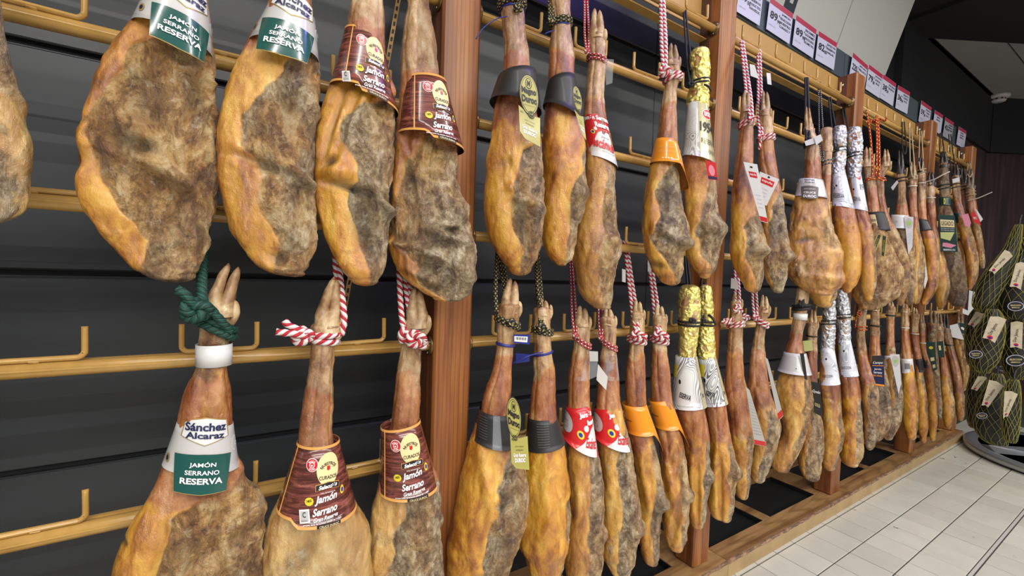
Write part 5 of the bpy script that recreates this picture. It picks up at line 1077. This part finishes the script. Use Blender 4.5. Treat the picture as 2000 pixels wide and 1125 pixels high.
for k,(lab,rows,hf,hk,kn,cc,fb_) in enumerate((('left of the two lower hams with orange sleeves',[(606,1233,1259),(672,1229,1257),(700,1225,1259),(739,1222,1261),(786,1222,1262),(850,1229,1276),(900,1237,1290),(940,1243,1295),(961,1245,1299),(985,1248,1301),(1005,1250,1293),(1056,1251,1289),(1085,1255,1289),(1096,1262,1285),(1104,1274,1274)],(585,614,1233,1259),(1221,470),(1245,655),((1215,786),(1263,790),(1226,842),(1283,846)),[(860,1272),(960,1282),(1020,1270),(1100,1276)]),('right of the two lower hams with orange sleeves, glossy yellow bottom end',[(614,1275,1302),(672,1274,1301),(722,1272,1307),(772,1272,1310),(836,1282,1328),(880,1289,1338),(917,1291,1342),(944,1291,1345),(967,1291,1350),(985,1293,1346),(1022,1296,1344),(1050,1300,1342),(1066,1308,1336),(1077,1321,1321)],(594,622,1275,1302),(1265,480),(1288,655),((1266,780),(1310,778),(1280,832),(1332,836)),[(860,1322),(970,1332),(1070,1335)]))):
    L,R=LR(rows); h=Ham(lab,L,R,LY,fb_,.95,(.15,.7,0),(690,880),base=.15,hoof=hf,n=(110,200),bumps=[(1300+k*48,985-k*18,7,8,0,.008,.3),(1262+k*50,940,6,40,12,.005,0),(1275+k*45,1010,6,40,-8,-.006,.4)])
    h.hang(RWR,.0058,660,hk,knot=kn,kR=.011,slope=-.004); h.knot(kn[0]+8,kn[1]+4,-.03,.010,.0055,RWR,rot=1)
    c=Cone(h,*cc,1.05,vend=lambda a:.98 if a<1.0 else .98+.8*(a-1.0)); o=c.sheet('orange_sleeve',ORANGE,h.root,a1=1.9); o['label']='glossy orange plastic sleeve with a pointed tail'; c.text('SERRANO',-c.wid(.5)*.9,-c.H*.5,c.H*.4,.004,INK,o,rot=0,bold=.02)
    h.tag([(1215+k*50,525-k*20),(1222+k*50,527-k*20),(1222+k*50,552-k*20),(1215+k*50,550-k*20)],PAPER,.03,'rope_tag')
for k,(lab,rows,fb_,hk) in enumerate((('left of the two lower gold foil hams',[(556,1332,1364),(572,1328,1366),(611,1327,1366),(650,1328,1362),(689,1327,1357),(740,1322,1364),(794,1320,1376),(861,1334,1385),(900,1340,1385),(930,1343,1387),(950,1344,1386),(983,1346,1380),(1010,1347,1379),(1024,1352,1374),(1033,1363,1363)],[(800,1376),(900,1376),(960,1372),(1030,1372)],(1340,500)),('right of the two lower gold foil hams, by the second post foot',[(556,1369,1387),(572,1367,1390),(611,1367,1392),(650,1365,1393),(689,1364,1395),(740,1368,1404),(790,1378,1418),(861,1385,1431),(900,1387,1438),(922,1388,1442),(945,1386,1437),(972,1382,1436),(994,1386,1433),(1008,1396,1428),(1018,1414,1414)],[(800,1412),(900,1422),(960,1424),(1017,1424)],(1375,505)))):
    L,R=LR(rows); h=Ham(lab,L,R,LY,fb_,.9,(.1,.8,0),(700,870),n=(110,200),bumps=[(1384+k*56,930-k*6,6,9,0,.008,.3),(1362+k*45,950,4,60,4,-.006,.2),(1355+k*46,900,6,60,0,.005,0)])
    foiled(h,556,700,GFOIL,label='crumpled gold foil'); h.hang(BROPE,.0042,628,hk,knot=(1352+k*20,626),kR=.006,tails=[[(1378+k*6,615,-.035),(1388+k*4,622,-.045),(1398,634,-.04)]] if k else [],lobes=0,slope=.0)
    c=Cone(h,(1319+k*43,694),(1361+k*37,696),(1310+k*60,792-k*2),(1380+k*42,794-k*6),1.0); o=c.sheet('paper_sleeve',SWIRL,h.root); o['label']='white sleeve with black swirls and a gold edge'
    W=c.wid(.5);H=c.H; c.rect(-W*.95+k*.012,-H*.28,W*.5,H*.25,YEL,o,.0008,rot=-.2,name='yellow_square'); c.disc(-W*.5,-H*.47,.004,.008,INK,o,.001,'small_star',8); c.text('ESERVA',-W*.15,-H*.74,W*.8,H*.10,INK,o,bold=.02,rot=-.3)
    c.sheet('gold_edge',plain('pale_gold_panel',(.62,.56,.33),.2,metal=.35,coat=.6),o,a0=.95,a1=2.2,off=.0009,na=14); c.text('R',W*1.3,-H*.75,.008,.012,INK,o); c.text('JAMON CURADO HALAL SELECCION',-W*.4,-H*.93,W*1.5,H*.03,GREYC,o,bold=0)
# third bay
h=simple('lower ham right of the second post, dark red marbled shank, with a white folded leaflet',[(585,1428,1450),(638,1424,1450),(682,1420,1451),(730,1416,1453),(779,1418,1463),(814,1423,1468),(855,1428,1472),(892,1431,1473),(920,1434,1467),(945,1436,1466),(965,1440,1462),(976,1451,1451)],LY,.72,.95,(.2,.5,0),(690,850),(572,592,1428,1450),n=(96,170))
h.hang(RWR,.0052,630,(1437,500),knot=(1441,606),kR=.009,slope=.004); h.knot(1420,628,-.03,.008,.005,RWR); h.rope(h.path([(1432,622,-.03),(1416,630,-.04),(1409,628,-.04)]),.005,RWR,'rope_tail'); h.tag([(1428,543),(1440,546),(1443,566),(1427,563)],PAPER,.01,'rope_tag')
f=h.tag([(1457,756),(1464,762),(1497,872),(1474,868)],plain('leaflet_grey',(.50,.49,.46),.4),-.07,'leaflet',label='narrow pale leaflet with red foot'); f.rect(0,-f.h*.455,f.w*.98,f.h*.08,RED,f.o)
for k in range(12): f.text('INFORMACION NUTRICIONAL',0,f.h*(.30-.055*k),f.w*.8,f.h*.015,GREYC,f.o,bold=0)
h=simple('lower ham with long leaflet hanging at its right, rosy bottom end',[(598,1480,1504),(619,1478,1500),(658,1472,1494),(707,1463,1496),(750,1460,1502),(795,1467,1515),(834,1474,1526),(865,1473,1520),(892,1467,1510),(915,1464,1502),(932,1468,1494),(943,1481,1481)],LY,.45,.95,(.4,.75,0),(680,800),(575,604,1482,1504),n=(96,170))
h.hang(RWR,.0052,626,(1470,520),knot=(1476,620),kR=.007,slope=-.012); h.knot(1456,620,-.03,.009,.005,RWR)
f=h.tag([(1494,697),(1500,702),(1530,812),(1521,822)],plain('leaflet_grey',(.50,.49,.46),.4),-.07,'leaflet',label='narrow pale leaflet with red foot'); f.rect(0,-f.h*.44,f.w*.98,f.h*.10,RED,f.o)
h=simple('slim grey ham with a black and white pennant, behind the white-collared one',[(628,1577,1598),(677,1574,1597),(744,1577,1597),(800,1574,1602),(840,1567,1608),(873,1559,1609),(900,1558,1606),(925,1570,1602),(940,1586,1586)],-.15,.35,.9,(.3,.8,0),(690,750),(603,634,1578,1598))
band(h,655,.006,BWR,'cord_band',0,.002); f=h.tag([(1584,745),(1601,748),(1607,815),(1590,806)],BPAP,-.05,'black_pennant'); f.text('Gysén',0,f.h*.2,f.w*.9,f.h*.12,WINK,f.o,shear=.3); f.text('GOLD',0,-f.h*.2,f.w*.6,f.h*.1,CREAM,f.o); h.tag([(1568,666),(1586,664),(1588,684),(1571,687)],plain('pale_lime',(.55,.58,.22),.4),-.05,'price_tag')
h=simple('wide lower ham with white ankle band and white paper collar',[(560,1556,1582),(590,1553,1579),(619,1549,1576),(662,1541,1568),(690,1533,1571),(725,1525,1578),(756,1517,1585),(787,1519,1589),(815,1524,1583),(842,1527,1576),(870,1512,1567),(890,1505,1558),(910,1508,1545),(923,1525,1525)],-.19,.75,.7,(.35,.45,0),(650,725),base=.2,n=(100,170))
h.hang(BROPE,.006,597,(1560,520),knot=(1566,595),kR=.006,lobes=0); band(h,612,.026,PAPER,'white_ankle_band',0,.002); c=Cone(h,(1531,686),(1575,690),(1518,722),(1586,732),1.0); o=c.sheet('paper_collar',PAPERG,h.root); o['label']='white paper collar'; c.disc(.006,-c.H*.7,.002,.002,INK,o,.001,'small_mark'); f=h.tag([(1562,690),(1570,690),(1577,742),(1571,740)],BPAP,-.05,'dark_strip')
for k,(lab,rows,hk,kn,fb_) in enumerate((('left of the two lower silver foil hams at the third post',[(583,1613,1629),(600,1609,1631),(630,1606,1631),(681,1604,1628),(715,1602,1633),(752,1602,1640),(790,1606,1642),(814,1607,1645),(840,1608,1650),(858,1608,1650),(880,1606,1643),(900,1606,1637),(912,1610,1632),(920,1620,1620)],(1616,520),(1612,626),.8),('right of the two lower silver foil hams, glossy orange fat below',[(566,1634,1653),(590,1634,1657),(620,1635,1660),(666,1638,1660),(700,1639,1668),(736,1641,1676),(770,1643,1681),(814,1645,1684),(850,1642,1686),(880,1640,1689),(898,1643,1683),(906,1652,1676),(912,1664,1664)],(1640,520),(1638,614),.72))):
    h=simple(lab,rows,LY,fb_,.9,(.0 if k else .25,.8,0),(700,790),n=(90,160)); foiled(h,rows[0][0],rows[3][0]+8,SFOIL,label='crumpled silver foil'); h.hang(BROPE,.0034,kn[1],hk,knot=kn,kR=.004,lobes=0)
    a,b=rows[3],rows[5]; c=Cone(h,(a[1]-2,a[0]-2),(a[2]+1,a[0]-5),(b[1]-2,b[0]-2),(b[2]+2,b[0]-2),1.0); o=c.sheet('paper_sleeve',SWIRLS,h.root); o['label']='silvery white swirl sleeve'; c.text('SELECCION',-c.wid(.5)*.2,-c.H*.75,c.wid(.5)*1.2,c.H*.07,INK,o,bold=0); c.disc(-c.wid(.3)*.2,-c.H*.3,.0035,.005,INK,o,.001,'small_star',10); c.rect(-c.wid(.3)*.9,-c.H*.2,.008,c.H*.2,YEL,o,.001,name='yellow_square')
# fourth bay
h=simple('lower ham on red and yellow rope with broad grey-brown body',[(590,1674,1694),(645,1672,1691),(690,1673,1694),(725,1677,1704),(757,1680,1715),(802,1686,1718),(847,1689,1716),(865,1691,1710),(880,1698,1698)],-.16,.3,.8,(.4,.7,0),(680,750),(578,598,1674,1694),base=.4)
h.hang(ORR,.0036,638,(1680,560),knot=(1678,615),kR=.006,lobes=4); h.rope(h.path([(1676,605,-.03),(1672,625,-.03),(1670,640,-.02)]),.0034,ORR,'hanging_rope',4,80)
h=simple('lower ham with navy shield-shaped label and black ankle tie',[(595,1700,1717),(645,1700,1719),(690,1697,1720),(720,1694,1728),(757,1692,1738),(800,1695,1742),(830,1700,1738),(852,1704,1726),(862,1712,1712)],-.185,.25,.65,(.5,.75,0),(650,720),(585,602,1700,1717),base=.5,n=(90,150))
h.rope(h.ringpts(636,0,.004)+[h.ringpts(636,0,.004)[0]],.004,BROPE,'rope_ring',0,0)
f=h.tag([(1703,695),(1726,694),(1728,756),(1701,752)],NAVY,-.055,'navy_label',label='navy and orange shield-shaped label'); f.rect(0,f.h*.36,f.w*.98,f.h*.26,BPAP,f.o); f.text('Campo',0,f.h*.26,f.w*.8,f.h*.10,WINK,f.o,shear=.2); f.rect(0,-f.h*.46,f.w*.96,f.h*.06,ORANGE,f.o); f.rect(0,f.h*.17,f.w*.9,f.h*.02,ORANGE,f.o); f.text('Jamón',0,f.h*.05,f.w*.55,f.h*.08,WINK,f.o); f.text('Serrano',0,-f.h*.05,f.w*.65,f.h*.08,WINK,f.o); f.text('SIN PRISA',0,-f.h*.16,f.w*.7,f.h*.06,ORANGE,f.o)
h.tag([(1678,725),(1688,722),(1692,752),(1682,748)],CREAM,-.05,'cream_tag')
h=simple('lower ham behind the white blade tag with green print, rounded grey end',[(596,1732,1748),(645,1731,1747),(687,1729,1749),(723,1730,1758),(760,1731,1764),(790,1730,1766),(820,1724,1762),(842,1722,1754),(853,1726,1745),(860,1734,1734)],LY,.35,.7,(.3,.7,0),(620,690),(586,604,1732,1748),base=.35)
h.rope(h.ringpts(616,0,.004)+[h.ringpts(616,0,.004)[0]],.004,BROPE,'rope_ring',0,0); f=WT(h,[(1738,692),(1757,692),(1760,750),(1755,770)],-.06,label='white blade tag with green print'); f.disc(0,f.h*.30,f.w*.42,f.w*.6,PAPERG,f.o,.0008); f.rect(0,f.h*.3,f.w*.4,f.h*.1,plain('lime_print',(.35,.62,.12),.4),f.o,.0014); c=Cone(h,(1727,694),(1748,694),(1727,720),(1752,720),1); c.sheet('white_band',PAPER,h.root)
for lab,rows,hf,c4,mt in (('first of three slim bright yellow lower hams, white barcode band',[(600,1759,1776),(651,1759,1776),(699,1761,1782),(729,1763,1787),(760,1763,1792),(787,1762,1794),(823,1763,1793),(848,1770,1790),(860,1780,1780)],(590,606,1759,1776),((1759,700),(1783,700),(1761,728),(1786,728)),PAPER),('second of three slim bright yellow lower hams, black band',[(612,1780,1795),(663,1780,1795),(702,1785,1801),(732,1788,1804),(760,1790,1808),(787,1791,1812),(832,1793,1813),(856,1797,1810),(866,1803,1803)],(600,618,1780,1795),((1785,702),(1802,700),(1788,726),(1806,726)),BPAP),('third of three slim bright yellow lower hams, black band and clear edge',[(630,1796,1807),(681,1797,1809),(717,1806,1820),(745,1809,1825),(772,1811,1829),(800,1813,1830),(826,1814,1831),(852,1816,1828),(862,1822,1822)],(612,636,1796,1807),((1799,694),(1812,694),(1804,718),(1819,718)),BPAP)):
    h=simple(lab,rows,LY-.01,.85,.8,(.0,.3,0),(650,725),hf,base=.0); band(h,rows[1][0]-12,.006,STRAPW,'white_strap',0,.002); c=Cone(h,*c4,1); o=c.sheet('label_band',mt,h.root)
    if mt is PAPER: c.text('|||||||||',0,-c.H*.5,c.wid(.5)*.8,c.H*.4,INK,o,bold=.02)
h=simple('dark grey lower ham with green label fragments between yellow hams',[(630,1810,1832),(663,1812,1830),(705,1816,1834),(760,1822,1838),(800,1828,1841),(812,1832,1840),(820,1836,1836)],-.15,.3,.7,(.3,.8,.3),(600,650),(604,636,1811,1832,.6),base=.7)
f=h.tag([(1808,668),(1826,668),(1830,722),(1818,726)],DGREEN,-.05,'green_label',label='dark green folded label'); f.disc(0,f.h*.3,f.w*.25,f.w*.25,YEL,f.o,.0008); f.rect(0,-f.h*.1,f.w*.5,f.h*.12,CREAM,f.o); f.rect(f.w*.1,-f.h*.35,f.w*.4,f.h*.12,CREAM,f.o)
h=simple('long slim golden-brown lower ham near the fourth post',[(636,1826,1843),(680,1829,1845),(705,1834,1850),(757,1837,1860),(790,1840,1865),(817,1842,1864),(830,1846,1861),(838,1853,1853)],LY-.01,.75,.8,(.1,.4,0),(690,730),(610,642,1826,1843,.5),base=.2)
f=h.tag([(1826,668),(1842,666),(1845,698),(1832,698)],DGREEN,-.05,'green_label'); f.rect(0,f.h*.1,f.w*.3,f.h*.3,CREAM,f.o)
h=simple('chocolate dark slim lower ham with yellow rounded foot',[(640,1838,1856),(681,1848,1864),(726,1857,1876),(757,1862,1882),(787,1864,1886),(808,1868,1884),(823,1876,1876)],LY-.02,.8,.8,(.05,.5,.35),(680,770),(612,646,1838,1856,1.0),base=.4)
band(h,672,.012,BPAP,'black_band',0,.002)
h=simple('short pale ham at the end of the lower row, pink-white tag above',[(640,1864,1884),(660,1862,1888),(700,1870,1894),(730,1877,1894),(748,1880,1890),(765,1882,1882)],-.16,.4,.7,(.7,.4,0),(600,650),(608,646,1866,1884,.4),base=.5)
h.tag([(1853,636),(1870,632),(1883,664),(1858,658)],PAPER,-.05,'pink_white_tag'); f=h.tag([(1872,630),(1884,632),(1888,655),(1878,650)],DGREEN,-.05,'green_label'); f.disc(0,0,f.w*.35,f.w*.35,PAPER,f.o,.0008)
h.tag([(1893,567),(1911,572),(1900,616),(1890,612)],PAPER,-.04,'white_card'); h.tag([(1880,602),(1898,610),(1896,618),(1880,612)],PAPER,-.045,'white_label')

# ================================================================== rack of netted black bags at the far right
RX,RY=4.66,-.74
e=empty('round_rack',(RX,RY,0)); top(e,'round steel display rack base with centre pole at the right edge','rack')
lathe('base_rim',[(.50,.012),(.565,.012),(.575,.02),(.575,.048),(.565,.056),(.53,.058),(.50,.05)],RACKM,e,64)
lathe('base_plate',[(.02,.05),(.53,.05),(.53,.03),(.02,.03)],DARKM,e,48)
lathe('foot_ring',[(.45,0),(.54,0),(.54,.014),(.45,.014)],GROUT,e,40)
MB().tube([(0,0,.05),(0,0,1.75)],.022,16).build('centre_pole',RACKM,e,True)
for k in range(3):
    m=MB(); a=2.2+k*.75; c_,s_=math.cos(a),math.sin(a); m.v=[(.05*c_-.01*s_,.05*s_+.01*c_,.0505),(.5*c_-.09*s_,.5*s_+.09*c_,.0505),(.5*c_+.09*s_,.5*s_-.09*c_,.0505),(.05*c_,.05*s_,.12),(.5*c_,.5*s_,.075)]
    m.f=[[0,1,4,3],[1,2,4],[0,3,4,2],[0,2,1]]; m.build('raised_wedge',RACKM,e)
for z,R_ in ((.52,.44),(.98,.42),(1.42,.38)):
    P=[(R_*math.cos(t),R_*math.sin(t),z+.06) for t in np.linspace(0,2*math.pi,40)]; v,f_,_=sweep(P,.006,8); mk('hanging_ring',v,f_,RACKM,e)
    for k in range(4):
        a=k*math.pi/2+.4; MB().tube([(0,0,z+.06),(R_*math.cos(a),R_*math.sin(a),z+.06)],.006,8).build('ring_arm',RACKM,e,True)
class Bag(Ham):
    def build(s,fb,red,base,bumps,amp,n):
        s.root.name='netted_bag'
        N,Mz=40,56; t=np.linspace(0,1,Mz); z=s.z0+(s.z1-s.z0)*t; c,w_,b=s.cw(z); b=np.minimum(w_*.85,.085)
        P=np.tile(np.linspace(0,2*np.pi,N,endpoint=False),Mz); Z=np.repeat(z,N);C=np.repeat(c,N);W=np.repeat(w_,N);B=np.repeat(b,N)
        X=C+W*np.cos(P);Y=B*np.sin(P); p=np.stack([X,Y,Z],1)+s.seed; d=.004*fbm(p*14,1,3); X+=np.cos(P)*d;Y+=np.sin(P)*d
        idx=np.arange(Mz*N).reshape(Mz,N); Fc=np.stack([idx[:-1],np.roll(idx,-1,1)[:-1],np.roll(idx,-1,1)[1:],idx[1:]],-1).reshape(-1,4).tolist(); Fc.append(idx[0][::-1].tolist()); Fc.append(idx[-1].tolist())
        mk('cloth_bag',np.stack([X,Y,Z],1),Fc,BAGM,s.root)
        V=[];F_=[]
        H=s.z1-s.z0; K=14
        for sd in (-1,1):
            for k in range(K):
                tt=np.linspace(.015,.985,34); zz=s.z0+H*tt; cc,ww,_=s.cw(zz); bb=np.minimum(ww*.85,.085); a=2*np.pi*k/K+sd*tt*2.6+.15*np.sin(9*tt+k)
                pts=np.stack([cc+(ww+.0045)*np.cos(a),(bb+.0045)*np.sin(a),zz],1); v,f_,_=sweep(pts,.0010,4,False); i0=len(V); V+=list(v); F_+=[[i0+q for q in g] for g in f_]
        o=mk('netting',V,F_,NETY,s.root); o['kind']='stuff'
def bag(lab,rows,Y,tg,lg=None):
    L,R=LR(rows); h=Bag(lab,L,R,Y,None,.8,cat='bag',group='netted black ham bags on the round rack')
    # top strap up to the rack
    y0,xa,xb=rows[0]; xm=(xa+xb)/2; h.rope(h.path([(xm,y0+6,0),(xm+1,y0-6,.02),(xm+4,y0-16,.05)]),.004,BROPE,'bag_strap',0,0)
    if tg:
        f=h.tag([(*p,-.095) for p in tg],TAGC,-.09,'paper_tag',[(-.5,.5),(0,.56),(.5,.5),(.5,-.5),(0,-.44),(-.5,-.5)]); f.text('Don Jamón',0,0,f.h*.5,f.w*.35,INK,f.o,rot=1.45,bold=0,lift=.0016); f.disc(0,-f.h*.36,f.w*.22,f.w*.2,RED,f.o,.001); f.disc(0,-f.h*.38,f.w*.12,f.w*.1,BLU,f.o,.002)
    if lg:
        x,y,rr=lg; f=h.tag([(x-rr,y-rr*.6,-.1),(x+rr,y-rr*.6,-.1),(x+rr,y+rr*.6,-.1),(x-rr,y+rr*.6,-.1)],BAGM,-.1,'round_label',[(.5*math.cos(t),.5*math.sin(t)) for t in np.linspace(0,6.28,24,endpoint=False)]); f.disc(0,0,f.w*.48,f.h*.46,PURP,f.o,.001,'label_ring'); f.disc(0,0,f.w*.43,f.h*.41,BAGM,f.o,.002,'label_field'); f.text('SELECCION',0,f.h*.08,f.w*.6,f.h*.14,CREAM,f.o,lift=.003); f.text('IBERICO',0,-f.h*.14,f.w*.45,f.h*.10,CREAM,f.o,lift=.003)
bag('top netted bag with its white-tipped neck up, cream tag slanting to the left',[(436,1986,1996),(460,1974,1994),(485,1962,1990),(510,1942,1985),(540,1918,1972),(570,1903,1955),(595,1900,1940),(606,1908,1928),(612,1918,1918)],-.50,[(1962,488),(1978,500),(1942,536),(1931,529)])
bag('second netted bag of the top tier, cut by the right edge, gold lettering',[(462,1992,2012),(490,1988,2022),(520,1966,2030),(550,1950,2036),(580,1944,2036),(605,1948,2030),(618,1960,2015),(626,1985,1985)],-.56,[(1984,515),(2003,514),(1994,566),(1972,560)],(1984,598,17))
bag('leftmost netted bag of the middle tier, half hidden by the last hams',[(600,1906,1922),(620,1892,1928),(650,1885,1930),(680,1886,1926),(705,1890,1920),(720,1898,1912),(728,1904,1904)],-.40,[(1906,608),(1926,616),(1902,640),(1890,634)])
bag('middle tier netted bag with a wide cream tag hanging straight',[(602,1930,1948),(625,1918,1960),(655,1902,1962),(685,1896,1956),(710,1898,1946),(722,1908,1934),(730,1920,1920)],-.48,[(1934,618),(1966,624),(1943,670),(1919,660)],(1906,692,14))
bag('right netted bag of the middle tier with a round violet and gold label',[(606,1984,2000),(630,1972,2014),(660,1960,2022),(690,1954,2024),(715,1958,2016),(732,1968,2002),(742,1984,1984)],-.56,[(1974,630),(1998,630),(1996,682),(1973,679)],(1984,704,20))
bag('leftmost netted bag of the lowest tier above the rack foot',[(722,1904,1920),(745,1893,1926),(780,1887,1928),(810,1888,1924),(830,1894,1916),(838,1904,1904)],-.42,[(1910,735),(1928,738),(1908,764),(1896,760)])
bag('middle netted bag of the lowest tier, largest, cream tag tapering down',[(728,1940,1956),(755,1926,1966),(790,1908,1972),(825,1902,1974),(850,1912,1972),(864,1930,1966),(871,1950,1950)],-.50,[(1932,742),(1960,754),(1930,796),(1917,792)],(1918,812,11))
bag('right netted bag of the lowest tier beside the middle one',[(740,1972,1988),(765,1962,1992),(800,1956,1992),(835,1958,1990),(855,1962,1986),(866,1974,1974)],-.58,[(1962,764),(1988,770),(1968,814),(1959,818)])

# slotted strip leaning behind the first bay hams
a=atY(779,-6,.15); b=atY(670,622,.15)
e=empty('slotted_strip',tuple(b)); top(e,'thin slotted metal strip leaning behind the woodgrain collar hams','metal strip')
d=(a-b); ln=np.linalg.norm(d); sx=np.array([1,0,0])*.006; m=MB()
V=[];
for k,(p,q) in enumerate(((0,1),)):
    P=[b*0-sx,b*0+sx,d+sx,d-sx]; V=[tuple(x) for x in P]+[tuple(x+np.array([0,.003,0])) for x in P]
mk('strip',V,[[0,1,2,3],[7,6,5,4],[0,4,5,1],[1,5,6,2],[2,6,7,3],[3,7,4,0]],TAND,e,False)
V=[];F_=[]
n=int(ln/.022)
for k in range(n):
    p=d*((k+.2)/n); q=d*((k+.75)/n); i0=len(V); V+=[tuple(p-sx*.5+[0,-.0006,0]),tuple(p+sx*.5+[0,-.0006,0]),tuple(q+sx*.5+[0,-.0006,0]),tuple(q-sx*.5+[0,-.0006,0])]; F_.append([i0,i0+1,i0+2,i0+3])
o=mk('slot',V,F_,INK,e,False); o['kind']='stuff'
